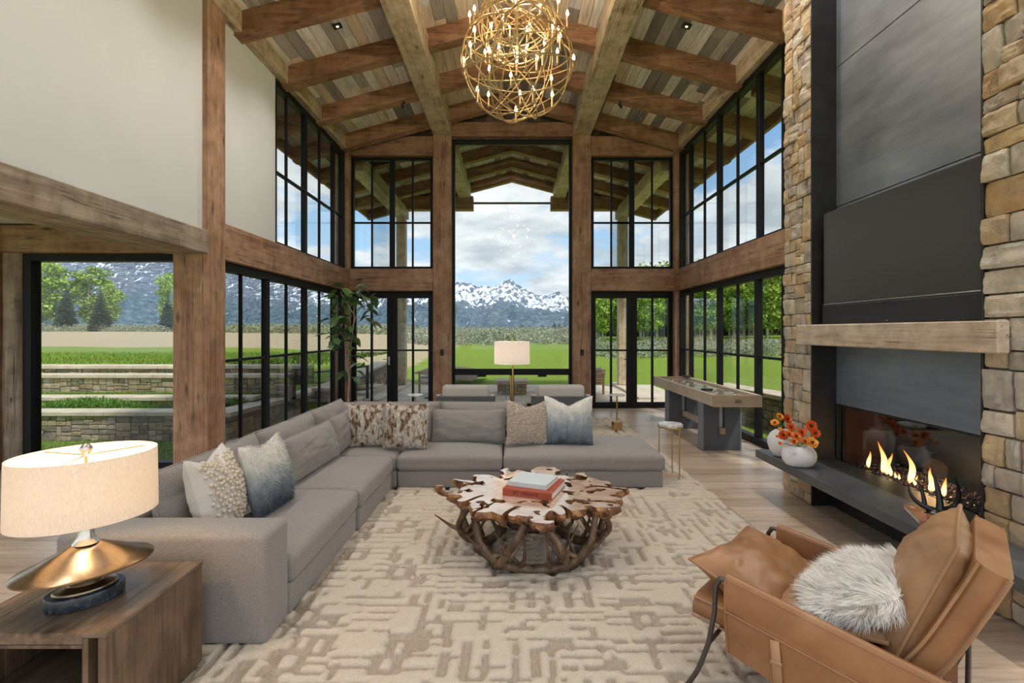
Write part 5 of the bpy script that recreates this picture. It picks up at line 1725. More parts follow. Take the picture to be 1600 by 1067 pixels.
for xx in (.078, .662):
    for sn in (-1, 1):
        pts = []
        for i, p in enumerate(sm.P):
            t_ = (sm.P[min(i+1, len(sm.P)-1)] - sm.P[max(i-1, 0)]).normalized(); nr = Vector((0, -t_.z, t_.y))
            pts.append(Vector((xx, 0, 0)) + p + nr * sn * .043)
        cpart(MB().tube(pts, .0055, 6), 'piping', M['leather_pale'])
for xx in (0.0, .74):
    tp = spl([(xx, .13, RT), (xx, .075, .15), (xx, .03, .28)], 10) + spl([(xx, .005, .42), (xx, .0, .52), (xx, -.012, .553), (xx, -.05, .568), (xx, -.30, .523), (xx, -.60, .468), (xx, -.76, .438), (xx, -.80, .41), (xx, -.79, .30), (xx, -.70, RT)], 40)
    cpart(MB().tube(tp, .0105, 10), 'frame', M['iron'])
    o_ = 1 if xx > .3 else -1
    a0, a1 = (xx - .006, xx + .006)
    nseg = 10
    def side(u, v, zt=.572, zb=.285, st=.188, sb=.28, off=0.0):
        y = -.055 - .70 * u
        z = (zt + (y + .055) * st) * (1 - v) + (zb + (y + .055) * sb) * v
        return (xx + off + .008 * math.sin(v * PI) * o_ + .004 * noise.noise(Vector((u*6, v*4, xx))), y, z)
    for off in (-.016, .016):     # the leather is folded over the tube: inner and outer face
        m = MB().grid(lambda u, v: side(u, v, off=off), 16, 8)
        m.grid(lambda u, v: side(u, v, off=off - .004 * (1 if off > 0 else -1)), 16, 8)
        cpart(m, 'arm_leather', M['leather'])
    band = MB().grid(lambda u, v: (xx + o_ * -0 + (.021 + .006 * math.sin(v*PI)) * (-1 if xx < .3 else 1), -.045 - .71*u, (.578 - .71*u*.188) - .125*v), 16, 5)
    band.grid(lambda u, v: (xx - (.021 + .004 * math.sin(v*PI)) * (-1 if xx < .3 else 1), -.045 - .71*u, (.578 - .71*u*.188) - .125*v), 16, 5)
    band.tube([(xx, -.045, .578), (xx, -.40, .512), (xx, -.755, .445)], .021, 10)
    cpart(band, 'arm_band', M['leather'])
    sgn = -1 if xx < .3 else 1
    for k, zz in enumerate((.453,)):
        cpart(MB().tube([(xx + sgn*.025, -.045 - .71*u, zz - .71*u*.188) for u in np.linspace(0, 1, 8)], .006, 6), 'piping', M['leather'])
    cpart(MB().tube([(xx + sgn*.021, -.047, .575), (xx + sgn*.024, -.047, .455), (xx + sgn*.02, -.056, .29)], .006, 6), 'piping', M['leather'])
    for yk in (-.235, -.60):
        s0 = .445 + (yk + .055) * .188; s1 = .325 + (yk + .055) * .24
        stp = MB().bar((xx + sgn*.030, yk, s0), (xx + sgn*.030, yk - .015, s1 - .055), .034, .006, up=(1, 0, 0), ch=.002)
        stp.bar((xx + sgn*.034, yk - .006, s0 - .075), (xx + sgn*.034, yk - .007, s0 - .09), .042, .006, up=(1, 0, 0), ch=.002)
        cpart(stp, 'strap', M['leather_pale'])
for (yy_, zz_) in ((.03, .28), (-.79, .30)):
    cpart(MB().tube([(0, yy_, zz_), (.74, yy_, zz_)], .0095, 8), 'crossbar', M['iron'])
def cpillow(name, w, h, t_, loc, tilt, seed, ears=.05, chop=0, rz=0, plump=.42, mat='leather'):
    pm = pillow_mesh(w, h, t_, ears, chop, seed, .016, 28, plump)
    o = pm.build(name, M[mat], lc, smooth=True, angle=170, local=True); place(o, loc, rz, tilt)
    p = MB().tube(edge_pts(w, h, ears, chop, 60), .008, 6, closed=True).build('piping', M['leather_pale'], None, smooth=True); p.parent = o
    return o
cpillow('seat_cushion', .56, .52, .15, (.37, -.06, .415), 1.44, 21, mat='leather_pale')
cpillow('back_cushion', .56, .54, .24, (.37, -.575, .375), .36, 22, mat='leather_pale')
# loose pillows on the chair
cm = lc.matrix_basis.copy()
Rz = Matrix.Rotation(math.atan2(.745, .67), 3, 'Z')
def on_chair(x, y, z): return tuple(Vector((.855, 2.15, 0)) + Rz @ Vector((x, y, z)))
e_ = thing('leather_pillow', 'cognac leather pillow lying at the front of the sling chair', 'pillow', (0, 0, 0)); ORG[e_.name] = Vector((0, 0, 0))
pm = pillow_mesh(.60, .43, .23, .07, .05, 33, .014, 28, .5); pm.build('cover', M['leather'], e_, smooth=True, angle=170, local=True)
MB().tube(edge_pts(.60, .43, .07, .05, 60), .0075, 6, closed=True).build('piping', M['leather'], e_, smooth=True, local=True)
place(e_, on_chair(.37, -.27, .40), math.atan2(.745, .67) - .12, -1.20)
e_ = thing('fur_pillow', 'fluffy white sheepskin pillow in the middle of the sling chair', 'pillow', (0, 0, 0)); ORG[e_.name] = Vector((0, 0, 0))
pm = pillow_mesh(.42, .38, .20, .0, 0, 34, .01, 20, .6); pm.build('cover', M['white_fur'], e_, smooth=True, angle=170, local=True)
fur(pm, 26000, .075, 35, .5, .0011, .95, False, 5).build('fur', M['white_fur'], e_, local=True)
place(e_, on_chair(.32, -.30, .455), math.atan2(.745, .67) - .1, 1.02)

# ---- hearth, mantel, fireplace, television
hs_ = thing('hearth_shelf', 'floating dark steel hearth shelf', 'shelf', (2.6, 3.8, .36), 0, None)
MB().box(2.42, XR - .002, YB + .0, 5.09, .355, .43, .003).build('slab', M['hearth'], hs_)
MB().box(2.42, XC - .008, 2.30, YB - .0005, .355, .43, .003).build('slab', M['hearth'], hs_)
MB().box(2.94, XR + .3, YB + .015, YA - .015, 0.0, .354).build('plinth', M['dark_steel'], hs_)
mt_ = thing('mantel', 'pale hand hewn timber mantel beam', 'mantel', (2.72, 3.8, 1.48))
MB().box(2.675, XC - .012, 2.82, 4.83, 1.478, 1.662, .008).box(XC - .012, XR - .002, YB + .014, YA - .014, 1.482, 1.658).build('beam', M['mantel'], mt_)
M['bolt'] = plain('dark_knot', (.06, .035, .02), .7)
tv = thing('television', 'wide flat black television above the mantel', 'television', (2.82, 3.82, 1.845))
MB().box(2.815, 2.87, 3.025, 4.62, 1.845, 2.662, .006).build('housing', M['matte_black'], tv)
MB().box(2.81, 2.816, 3.030, 4.615, 1.852, 2.656, .002).build('screen', plain('dark_screen', (.062, .060, .057), .28, 0, .4), tv)
MB().box(2.808, 2.82, 3.020, 4.625, 1.838, 1.850, .002).build('bezel', M['nickel'], tv)
MB().box(2.87, XR - .002, 3.5, 4.1, 2.05, 2.45).build('wall_mount', M['matte_black'], tv)
sb = thing('soundbar', 'black soundbar resting on the mantel under the television', 'soundbar', (2.82, 3.82, 1.662))
MB().box(2.80, 2.90, 3.02, 4.625, 1.664, 1.834, .008).build('body', plain('speaker_cloth', (.018, .021, .027), .75, bump=.6, bscale=500), sb)
MB().lathe([(.001, 0), (.006, .0), (.006, .004), (.001, .004)], 12).build('indicator', M['nickel'], sb, local=True).location = (-.022, -.0, .02)
MB().box(2.797, 2.802, 3.80, 3.86, 1.822, 1.830, .001).build('badge', M['dark_steel'], sb)
fi = thing('fireplace', 'long glass fronted gas fireplace with low flames', 'fireplace', (3.2, 3.86, .41))
lin = MB().box(3.50, 3.53, YB + .02, YA - .02, .36, .95).box(XR + .04, 3.50, YA - .05, YA - .02, .36, .95).box(XR + .04, 3.50, YB + .02, YB + .05, .36, .95).box(XR + .04, 3.50, YB + .05, YA - .05, .92, .95).box(XR + .04, 3.50, YB + .05, YA - .05, .36, .395)
lin.build('firebox', plain('firebox_black', (.012, .012, .013), .35), fi)
M['rust_panel'] = plain('rusty_side_panel', (.10, .035, .02), .6, var=.3, vscale=10)
MB().box(XR + .06, 3.40, YA - .056, YA - .051, .40, .90).build('side_panel', M['rust_panel'], fi)
fr_ = MB().box(XR - .006, XR + .034, YB + .013, YA - .013, .925, .937).box(XR - .006, XR + .034, YA - .03, YA - .013, .43, .925).box(XR - .006, XR + .034, YB + .013, YB + .028, .43, .925)
fr_.build('trim', M['dark_steel'], fi)
MB().box(XR + .012, XR + .020, YB + .028, YA - .03, .431, .925).build('pane', M['fire_glass'], fi)
r = random.Random(90); m = MB()
for k in range(900):
    s = r.uniform(.006, .014); p = (r.uniform(3.06, 3.46), r.uniform(YB + .06, YA - .06), .398 + r.uniform(0, .012))
    R = Matrix.Rotation(r.uniform(0, 3), 3, Vector((r.random(), r.random(), r.random() + .1)))
    m.cbox(p, (s*1.5, s, s), R)
o = m.build('fire_glass_bed', plain('crushed_fire_glass', (.16, .12, .13), .15, 0, .8, var=.6, vscale=60), fi); o['kind'] = 'stuff'
def flame_mat():
    t = NT('flame'); v = t.coord(kind='Generated'); sep = t.n('ShaderNodeSeparateXYZ'); t.l(v, sep.inputs[0])
    t.b.inputs['Base Color'].default_value = (0, 0, 0, 1)
    t.l(t.ramp(sep.outputs['Z'], [(0, (1, .42, .16)), (.25, (1, .80, .46)), (.6, (1, .62, .20)), (.9, (1, .26, .04))]), t.b.inputs['Emission Color'])
    t.b.inputs['Emission Strength'].default_value = 2.6
    return t.m
M['flame'] = flame_mat()
for k, (px, yb, yt) in enumerate(((1357, 733, 706), (1379, 742, 693), (1392, 744, 714), (1386, 741, 706), (1421, 757, 706), (1400, 748, 738), (1430, 759, 742), (1453, 771, 742), (1457, 760, 722), (1475, 777, 746), (1405, 750, 741))):
    X_ = 3.13; Y_ = X_ * 800 / (px - 800); h = max(.03, (yb - yt) * Y_ / 800); w = .008 + h * .085
    zb = .405; ph = k * 1.7
    m = MB(); N = 12; vs = []; fs = []
    for j in range(N + 1):
        u = j / N; rad = w * (math.sin(PI * min(1, u ** .65 * .97 + .03)) ** .9) * (1 - .25 * u) + .0006
        ox = math.sin(u * 3.5 + ph) * .22 * h * u; oy = math.cos(u * 2.9 + ph * 1.3) * .2 * h * u
        for q in range(10):
            a = 2*PI*q/10; vs.append((X_ + ox*.5 + rad*.7*math.cos(a), Y_ + oy + rad*math.sin(a), zb + h*u))
    for j in range(N):
        for q in range(10):
            fs.append((j*10+q, j*10+(q+1) % 10, (j+1)*10+(q+1) % 10, (j+1)*10+q))
    m.add(vs, fs); m.build('flame', M['flame'], fi, smooth=True, angle=170)
point('fire_light', (3.2, 3.9, .55), 5, (1, .5, .2), .08, fi)

# ---- vases with ranunculus
M['ceramic'] = plain('matte_white_ceramic', (.76, .745, .755), .7, var=.03, vscale=40, bump=.1, bscale=200)
v1 = thing('vase', 'taller white pebble shaped vase at the back of the hearth', 'vase', (2.54, 4.80, .43), 0, 'white vases on the hearth')
pf = [(.058, 0), (.085, .012), (.115, .06), (.134, .12), (.132, .17), (.110, .215), (.075, .245), (.055, .252), (.050, .246), (.060, .22)]
MB().lathe(pf, 40, (2.54, 4.80, .43), 1.0, .78, -.3, cap=True).build('body', M['ceramic'], v1, smooth=True, angle=80)
MB().lathe([(.001, .0), (.03, .01), (.001, .02)], 12).build('mouth', M['ceramic'], v1, local=True).location = (0, 0, .205)
v2 = thing('vase', 'low wide white pebble shaped vase in front on the hearth', 'vase', (2.50, 4.46, .43), 0, 'white vases on the hearth')
pf = [(.075, 0), (.105, .012), (.132, .05), (.140, .09), (.132, .13), (.108, .165), (.085, .178), (.078, .174), (.090, .15)]
MB().lathe(pf, 40, (2.50, 4.46, .43), 1.0, .82, -.3).build('body', M['ceramic'], v2, smooth=True, angle=80)
MB().lathe([(.001, .0), (.02, .006), (.001, .012)], 12).build('dimple', M['ceramic'], v2, local=True).location = (-.095, -.09, .13)
def petal_mat(name, a, b):
    t = NT(name); v = t.coord(); n1 = t.noise(v, 30, 3)
    t.col(t.ramp(n1, [(.3, a), (.7, b)])); t.set(Roughness=.5); t.b.inputs['Subsurface Weight'].default_value = 0.0; return t.m
PET = [petal_mat('orange_petal', (.70, .13, .012), (.86, .25, .02)), petal_mat('red_orange_petal', (.62, .07, .012), (.80, .15, .018)), petal_mat('amber_petal', (.80, .30, .02), (.90, .44, .05))]
M['stem'] = plain('green_stem', (.20, .30, .06), .6); M['centre'] = plain('dark_flower_centre', (.04, .015, .012), .8)
def flower_mb(rad, seed, cup=.55):
    r = random.Random(seed); m = MB()
    for ring, (rr, tl, n_) in enumerate(((1.0, .25, 9), (.84, .55, 8), (.66, .85, 7), (.47, 1.1, 6))):
        for k in range(n_):
            a = 2*PI*(k + .5*ring)/n_ + r.uniform(-.15, .15); L = rad*rr*r.uniform(.9, 1.08); w = L*.62
            ca, sa = math.cos(a), math.sin(a)
            def P(u, v):
                s = (v - .5)*2; t_ = u
                wid = w*math.sin(PI*min(1, .18 + .72*t_))
                rad_ = L*(t_*math.cos(tl*t_*.9)); z = L*(math.sin(tl*t_)*.75 + .10*s*s*t_) - .01*ring
                return (ca*rad_ - sa*s*wid*.8, sa*rad_ + ca*s*wid*.8, z)
            m.grid(P, 4, 4)
    return m
FL = []
for k in range(4): FL.append(flower_mb(1.0, 200 + k))
fspots = [(1218, 651, 4.78, .040, 2, 1), (1211, 661, 4.76, .040, 2, 1), (1230, 655, 4.70, .049, 1, 1), (1236, 668, 4.62, .042, 1, 2), (1224, 680, 4.50, .046, 1, 2), (1233, 679, 4.44, .042, 0, 2), (1244, 682, 4.46, .040, 0, 2), (1253, 676, 4.50, .040, 1, 2), (1268, 666, 4.52, .054, 1, 2), (1274, 677, 4.46, .044, 1, 2), (1269, 692, 4.36, .050, 2, 2), (1258, 690, 4.38, .038, 0, 2), (1241, 690, 4.38, .034, 0, 2), (1219, 670, 4.70, .017, 2, 1), (1214, 682, 4.52, .012, 1, 2), (1219, 693, 4.42, .018, 0, 2)]
names_ = {0: 'orange', 1: 'red orange', 2: 'amber'}
lr = {}
for vs_ in (1, 2):
    for big in (0, 1):
        g_ = sorted((s_[0], k) for k, s_ in enumerate(fspots) if s_[5] == vs_ and (s_[3] > .02) == bool(big))
        for j, (_, k) in enumerate(g_): lr[k] = (j, len(g_))
for k, (px, py, Y, rad, ci, vs_) in enumerate(fspots):
    p = at(px, py, Y)
    big = 'bud' if rad < .02 else 'bloom'
    j, tot = lr[k]
    lab = '%s ranunculus %s over the %s white vase' % (names_[ci], big, 'taller' if vs_ == 1 else 'low')
    if tot > 1: lab += ', %s from the left' % NTH[j]
    fl_ = thing('ranunculus', lab, 'flower', tuple(p), 0, 'ranunculus in the white vases'); ORG[fl_.name] = Vector((0, 0, 0))
    src = FL[k % 4]; m = MB()
    rnd = random.Random(k); d = Vector((rnd.uniform(-.6, .2), -1.0 + rnd.uniform(-.1, .5), rnd.uniform(.2, 1.0))).normalized()
    R = d.to_track_quat('Z', 'Y').to_matrix()
    m.add([tuple(R @ (Vector(q) * rad)) for q in src.v], src.f); m.build('petals', PET[ci], fl_, smooth=True, angle=60, local=True)
    if rad > .03:
        c_ = MB().lathe([(.22, 0), (.24, .2), (.16, .42), (.02, .48)], 12); c_.v = [tuple(R @ (Vector(q) * rad)) for q in c_.v]
        c_.build('centre', M['centre'], fl_, smooth=True, local=True)
    mouth = Vector((2.54, 4.80, .64)) if vs_ == 1 else Vector((2.50, 4.46, .57))
    mp = mouth + Vector((rnd.uniform(-.03, .03), rnd.uniform(-.03, .03), 0)); mid = (p + mp) / 2 + Vector((0, 0, .02))
    MB().tube([q - p for q in spl([mp - Vector((0, 0, .05)), mp, mid, p - d * rad * .1], 12)], .0032, 6).build('stem', M['stem'], fl_, smooth=True, local=True)

# ---- black antler ornament and book on the hearth
M['black_antler'] = plain('black_polished_horn', (.012, .011, .011), .3)
hb = book('small tan book with silver lettering on the hearth shelf', (2.62, 3.19, .431), 0, .22, .31, .032, plain('tan_cloth_cover', (.30, .125, .06), .5), None)
hb.rotation_euler = (0, 0, -.40)
r = random.Random(66); m = MB()
for k in range(26):
    x_, y_ = r.uniform(-.05, .08), r.uniform(-.12, .06); m.cbox((x_, y_, .0325), (r.uniform(.008, .022), r.uniform(.006, .03), .0012), Matrix.Rotation(r.uniform(0, 3), 3, 'Z'))
m.build('cover_print', M['nickel'], hb, local=True)
MB().box(-.085, -.065, .08, .125, .0318, .0328).build('title_mark', M['print_gold'], hb, local=True)
sc_ = thing('antler_ornament', 'black antler ornament standing by the tan book', 'ornament', (2.68, 3.22, .463))
def A_(zx, zy, Y): return at(1180 + zx * .2625, 580 + zy * .2625, Y)
m = MB()
def tine(P, r0, r1):
    C = spl(P, 20); n = len(C); m.tube(C, [r0 + (r1 - r0) * (k / (n - 1)) ** 1.3 for k in range(n)], 10)
tine([A_(1045, 868, 3.20), A_(1110, 828, 3.20), A_(1180, 805, 3.20), A_(1213, 745, 3.18), A_(1205, 680, 3.17), A_(1180, 615, 3.16)], .024, .003)
tine([A_(1100, 835, 3.20), A_(1098, 770, 3.21), A_(1080, 680, 3.23), A_(1056, 600, 3.25)], .023, .003)
tine([A_(1090, 835, 3.20), A_(1030, 815, 3.22), A_(960, 775, 3.26), A_(922, 725, 3.28), A_(910, 665, 3.30)], .020, .003)
tine([A_(1010, 805, 3.24), A_(1000, 740, 3.27), A_(980, 680, 3.29), A_(948, 640, 3.31)], .015, .003)
m.build('tines', M['black_antler'], sc_, smooth=True, angle=70)
MB().lathe([(.05, 0), (.052, .006), (.03, .02), (.012, .03)], 18, (2.655, 3.205, .4635)).build('foot', M['black_antler'], sc_, smooth=True)

# ---- shuffleboard table
sx0, sx1, sy0, sy1, stz = 2.53, 3.14, 6.42, 9.16, .80
sh_ = thing('shuffleboard_table', 'long oak framed shuffleboard table on charcoal slab legs', 'table', ((sx0 + sx1) / 2, 7.8, 0))
for a, b in ((sx0, sx0 + .055), (sx1 - .055, sx1)):
    MB().box(a, b, sy0 + .04, sy1 - .04, stz - .15, stz, .004).build('side_rail', M['light_oak_y'], sh_)
for a, b in ((sy0, sy0 + .04), (sy1 - .04, sy1)):
    MB().box(sx0, sx1, a, b, stz - .15, stz, .004).build('end_rail', M['light_oak_x'], sh_)
MB().box(sx0 + .05, sx1 - .05, sy0 + .04, sy1 - .04, stz - .13, stz - .085).build('gutter', plain('gutter_felt', (.09, .075, .065), .9), sh_)
MB().box(sx0 + .115, sx1 - .115, sy0 + .10, sy1 - .10, stz - .085, stz - .03, .004).build('playfield', plain('maple_playfield', (.70, .60, .44), .12, 0, .6, coat=.6, var=.06, vscale=4), sh_)
MB().cbox(((sx0 + sx1) / 2 + .0, sy0 - .003, stz - .075), (.085, .006, .042), None, .002).build('nameplate', M['nickel'], sh_)
for yl in (6.90, 8.42):
    xa, xb = 2.565, 3.095; xm_ = (xa + xb) / 2
    lg_ = MB().box(xa + .02, xm_ - .035, yl, yl + .17, 0.002, .65, .002).box(xm_ + .035, xb - .02, yl, yl + .17, 0.002, .65, .002).box(xm_ - .035, xm_ + .035, yl, yl + .17, 0.002, .22).box(xm_ - .035, xm_ + .035, yl, yl + .17, .60, .65)
    lo_ = lg_.build('leg', M['grey_paint'], sh_)
    for q in (xa, xb - .02):
        MB().box(q, q + .02, yl, yl + .17, 0.002, .65, .003).build('edge_strip', M['edge_paint'], lo_)
    MB().box(xm_ - .034, xm_ + .034, yl - .03, yl + .20, .221, .30, .003).build('tenon', M['light_oak_x'], lo_)
    MB().box(xm_ - .030, xm_ + .030, yl + .05, yl + .12, .30, .60, .003).build('slot_post', M['white'], lo_)
MB().box(2.80, 2.86, 7.07, 8.42, .22, .30, .003).build('stretcher', M['light_oak_y'], sh_)
PK = sorted(((2.73, 8.74), (2.83, 8.49), (2.77, 8.10), (2.77, 7.72), (2.78, 6.99), (2.93, 7.01), (2.90, 8.62), (2.93, 6.72)), key=lambda q: q[1])
for k, (x_, y_) in enumerate(PK):
    p_ = thing('puck', 'chrome and %s shuffleboard puck, %s from the near end of the table' % ('red' if k % 2 else 'blue', NTH[k]), 'puck', (x_, y_, stz - .03), 0, 'shuffleboard pucks')
    MB().lathe([(.027, 0), (.029, .003), (.029, .012), (.026, .015)], 18, (x_, y_, stz - .03)).build('weight', M['nickel'], p_, smooth=True, angle=30)
    MB().lathe([(.021, .015), (.021, .021), (.012, .024), (.001, .024)], 18, (x_, y_, stz - .03)).build('cap', plain('puck_cap', (.35, .05, .03) if k % 2 else (.06, .07, .12), .3), p_, smooth=True, angle=30)
br_ = thing('brush', 'black bristle table brush on the playfield', 'brush', (2.74, 7.2, stz - .03))
MB().cbox((2.74, 7.2, stz - .010), (.16, .05, .016), None, .004).build('handle', M['matte_black'], br_)
MB().box(2.665, 2.815, 7.18, 7.22, stz - .0298, stz - .018).build('bristles', M['dark_steel'], br_)
sb_ = thing('score_unit', 'small black scoring device clipped on the far table rail', 'scorer', (3.05, 9.05, stz), 0)
MB().box(3.02, 3.12, 8.9, 9.06, stz + .001, stz + .03, .006).build('case', M['matte_black'], sb_)
MB().lathe([(.012, .03), (.012, .036), (.001, .037)], 12, (3.06, 8.98, stz)).build('button', M['nickel'], sb_)

# ---- marble drink table by the chaise
ds = thing('drink_table', 'hexagonal marble drink table on thin brass legs beside the chaise', 'table', (1.70, 5.50, 0))
def whitemarble():
    t = NT('white_marble'); n1 = t.noise(t.coord(), 9, 6, .6, 2.0); t.col(t.ramp(n1, [(.42, (.50, .49, .49)), (.56, (.80, .79, .78))])); t.set(Roughness=.18); return t.m
M['white_marble'] = whitemarble()
MB().lathe([(.128, .585), (.131, .588), (.131, .612), (.128, .615)], 8, (1.70, 5.50, 0), rz=.3).build('top', M['white_marble'], ds)
MB().lathe([(.132, .572), (.134, .576), (.134, .586), (.126, .586)], 8, (1.70, 5.50, 0), rz=.3).build('rim', M['brass'], ds)
lp_ = [(1.70 + .122 * math.cos(a), 5.50 + .122 * math.sin(a)) for a in (-1.0, 1.1, 3.2)]
for x_, y_ in lp_: MB().tube([(x_, y_, RT if x_ < 1.97 else 0), (x_, y_, .575)], .0065, 8).build('leg', M['brass'], ds, smooth=True)
MB().tube([(*lp_[0], RT + .03), (*lp_[1], RT + .03)], .0045, 6).build('stretcher', M['brass'], ds, smooth=True)
MB().tube([(*lp_[2], RT + .03), (*lp_[0], RT + .03)], .0045, 6).build('stretcher', M['brass'], ds, smooth=True)

# ---- swivel lounge chairs by the gable window and their drink tables
def lounge(xc, label):
    t = thing('armchair', label, 'chair', (xc, 8.4, RT), 0, 'armchairs facing the gable window')
    z0 = RT
    MB().box(xc - .45, xc + .45, 8.0, 8.05, z0 + .06, .585, .008).build('back_panel', M['grey_paint'], t)
    for s in (-1, 1):
        m = MB().prism([(8.05, z0 + .06), (8.78, z0 + .06), (8.78, .50), (8.05, .585)], xc + s*.45 - (.05 if s > 0 else 0), xc + s*.45 + (.05 if s < 0 else 0), 'x')
        m.build('side_panel', M['grey_paint'], t)
        MB().bar((xc + s*.425, 8.03, .60), (xc + s*.425, 8.76, .515), .065, .03, ch=.006).build('armrest', M['lounge_cushion'], t)
    for sx in (-1, 1):
        for yl in (8.1, 8.7): MB().box(xc + sx*.38 - .02, xc + sx*.38 + .02, yl - .02, yl + .02, z0, z0 + .06).build('foot', M['iron'], t)
    MB().rbox(xc - .39, xc + .39, 8.06, 8.80, z0 + .16, .45, .05, 4, .03).build('seat_cushion', M['lounge_cushion'], t, smooth=True)
    MB().rbox(xc - .37, xc + .37, 8.055, 8.24, .44, .755, .06, 5, .0, .004, int(xc * 10)).build('back_cushion', M['lounge_cushion'], t, smooth=True)
lounge(-.735, 'off white armchair with a charcoal back, left of the floor lamp')
lounge(.775, 'off white armchair with a charcoal back, right of the floor lamp')
for xc, side in ((1.66, 'right'), (-1.53, 'left')):
    t = thing('drink_table', 'round marble drink table on a brass stem beside the %s armchair' % side, 'table', (xc, 8.1, RT), 0, 'drink tables by the armchairs')
    MB().lathe([(.118, .585), (.122, .589), (.122, .603), (.118, .607)], 28, (xc, 8.1, 0)).build('top', M['white_marble'], t, smooth=True, angle=30)
    MB().lathe([(.012, .17), (.012, .585)], 12, (xc, 8.1, 0)).build('stem', M['brass'], t, smooth=True)
    MB().lathe([(.083, RT), (.083, .178), (.079, .182), (.001, .183)], 28, (xc, 8.1, 0)).build('base', M['brass'], t, smooth=True, angle=30)

# ---- tall potted plant in the corner
pl = thing('potted_plant', 'tall leafy potted plant behind the sofa corner', 'plant', (-2.85, 8.95, 0))
MB().lathe([(.15, .0), (.17, .02), (.20, .30), (.205, .34), (.19, .34), (.185, .31)], 28, (-2.85, 8.95, 0)).build('pot', M['ceramic'], pl, smooth=True, angle=40)
MB().lathe([(.186, .30), (.001, .305)], 24, (-2.85, 8.95, 0)).build('soil', M['mulch'], pl)
M['plant_bark'] = plain('plant_bark', (.40, .31, .21), .85, var=.25, vscale=20)
m = MB()
def stem(P, a, b): 
    C = spl(P, 14); n = len(C); m.tube(C, [a + (b - a) * k / (n - 1) for k in range(n)], 7)
Q = lambda px, py, Y=8.95: at(px, py, Y)
stem([(-2.85, 8.95, .29), Q(544, 620), Q(546, 590), Q(543, 565), Q(549, 535), Q(553, 500), Q(553, 480)], .015, .007)
stem([Q(546, 590), Q(541, 570), Q(540, 550), Q(537, 525), Q(530, 505)], .015, .006)
stem([Q(551, 510), Q(560, 485), Q(572, 470)], .009, .004)
stem([Q(537, 525), Q(525, 515)], .007, .004)
stem([Q(552, 490), Q(540, 470), Q(532, 455)], .008, .004)
stem([Q(556, 480), Q(563, 460), Q(566, 447)], .007, .003)
m.build('trunk', M['plant_bark'], pl, smooth=True)
def leaf_mesh(seed):
    r = random.Random(seed); m = MB(); bend = r.uniform(.15, .5)
    def P(u, v):
        s = (v - .5)*2; w = .30*math.sin(PI*(u**.85))**.8; 
        return (s*w, u, -bend*u*u + .10*abs(s)*math.sin(PI*u))
    m.grid(P, 8, 4)
    me = bpy.data.meshes.new('leaf'); me.from_pydata(m.v, [], m.f)
    me.polygons.foreach_set('use_smooth', [True]*len(me.polygons))
    return me
def plant_leaf():
    t = NT('glossy_leaf'); n1 = t.noise(t.coord(), 3, 3)
    c = t.ramp(t.rand(), [(0, (.035, .095, .03)), (.5, (.075, .16, .045)), (.8, (.13, .25, .05)), (1, (.22, .30, .16))])
    t.col(t.mix(t.math('MULTIPLY', n1, .4), c, (.16, .24, .12))); t.set(Roughness=.35); return t.m
LM = [leaf_mesh(k) for k in range(3)]; lm_ = plant_leaf()
for q in LM: q.materials.append(lm_)
r = random.Random(17)
for (px, py, n_) in ((513, 488, 3), (522, 500, 5), (530, 455, 4), (548, 458, 6), (566, 446, 4), (562, 466, 6), (578, 478, 6), (574, 500, 4), (528, 528, 7), (518, 522, 4), (522, 510, 4), (538, 500, 5), (545, 515, 5), (535, 478, 5), (555, 470, 5), (541, 545, 3), (548, 560, 4), (556, 575, 3), (537, 583, 3), (552, 585, 3), (530, 465, 3), (583, 465, 3), (550, 530, 3)):
    for k in range(n_):
        p = Q(px + r.uniform(-7, 7), py + r.uniform(-7, 7), 8.95 + r.uniform(-.16, .16)); s = r.uniform(.16, .27)
        a = r.uniform(0, 2*PI)
        shared('leaf', r.choice(LM), pl, p, (r.uniform(-.7, .5), r.uniform(-.5, .5), a), (s, s, s))

# ---- chandelier
CH = Vector((.055, 5.5, 4.49)); RO = .60
cd = thing('chandelier', 'double gilded orb chandelier of interlaced rings with candle bulbs', 'chandelier', (CH.x, CH.y, CH.z - RO))
def ring(c, R_, nrm, off, n=72):
    nrm = nrm.normalized(); a = nrm.orthogonal().normalized(); b = nrm.cross(a); rr = math.sqrt(max(.0004, R_*R_ - off*off))
    return [c + nrm*off + (a*math.cos(2*PI*k/n) + b*math.sin(2*PI*k/n))*rr for k in range(n)]
r = random.Random(404)
CH2 = CH + Vector((0, .05, .44)); R2 = .42
for (c, R_, cnt_, nm) in ((CH, RO, 17, 'ring'), (CH2, R2, 15, 'ring')):
    for k in range(cnt_):
        if k < 5: nv = Vector((r.uniform(-.35, .35), r.uniform(-.35, .35), 1)); off = (-.78, -.45, -.1, .3, .62)[k] * R_
        else:
            a = 2*PI*k/(cnt_ - 5) + r.uniform(-.3, .3); nv = Vector((math.cos(a), math.sin(a), r.uniform(-.9, .9))); off = r.uniform(.0, .62) * R_
        MB().tube(ring(c, R_ * r.uniform(.985, 1.01), nv, off), .0068, 7, closed=True).build(nm, M['gilt'], cd, smooth=True)
MB().tube([CH2 + Vector((0, 0, -R2)), Vector((CH.x, CH.y + .03, 6.40))], .012, 8).build('rod', M['gilt'], cd, smooth=True)
MB().lathe([(.07, 0), (.07, .02), (.02, .05)], 20, (CH.x, CH.y + .03, 6.33)).build('canopy', M['gilt'], cd, smooth=True)
M['candle_bulb'] = emit('candle_bulb', (1.0, .70, .36), 14)
M['candle_sleeve'] = M['gilt']
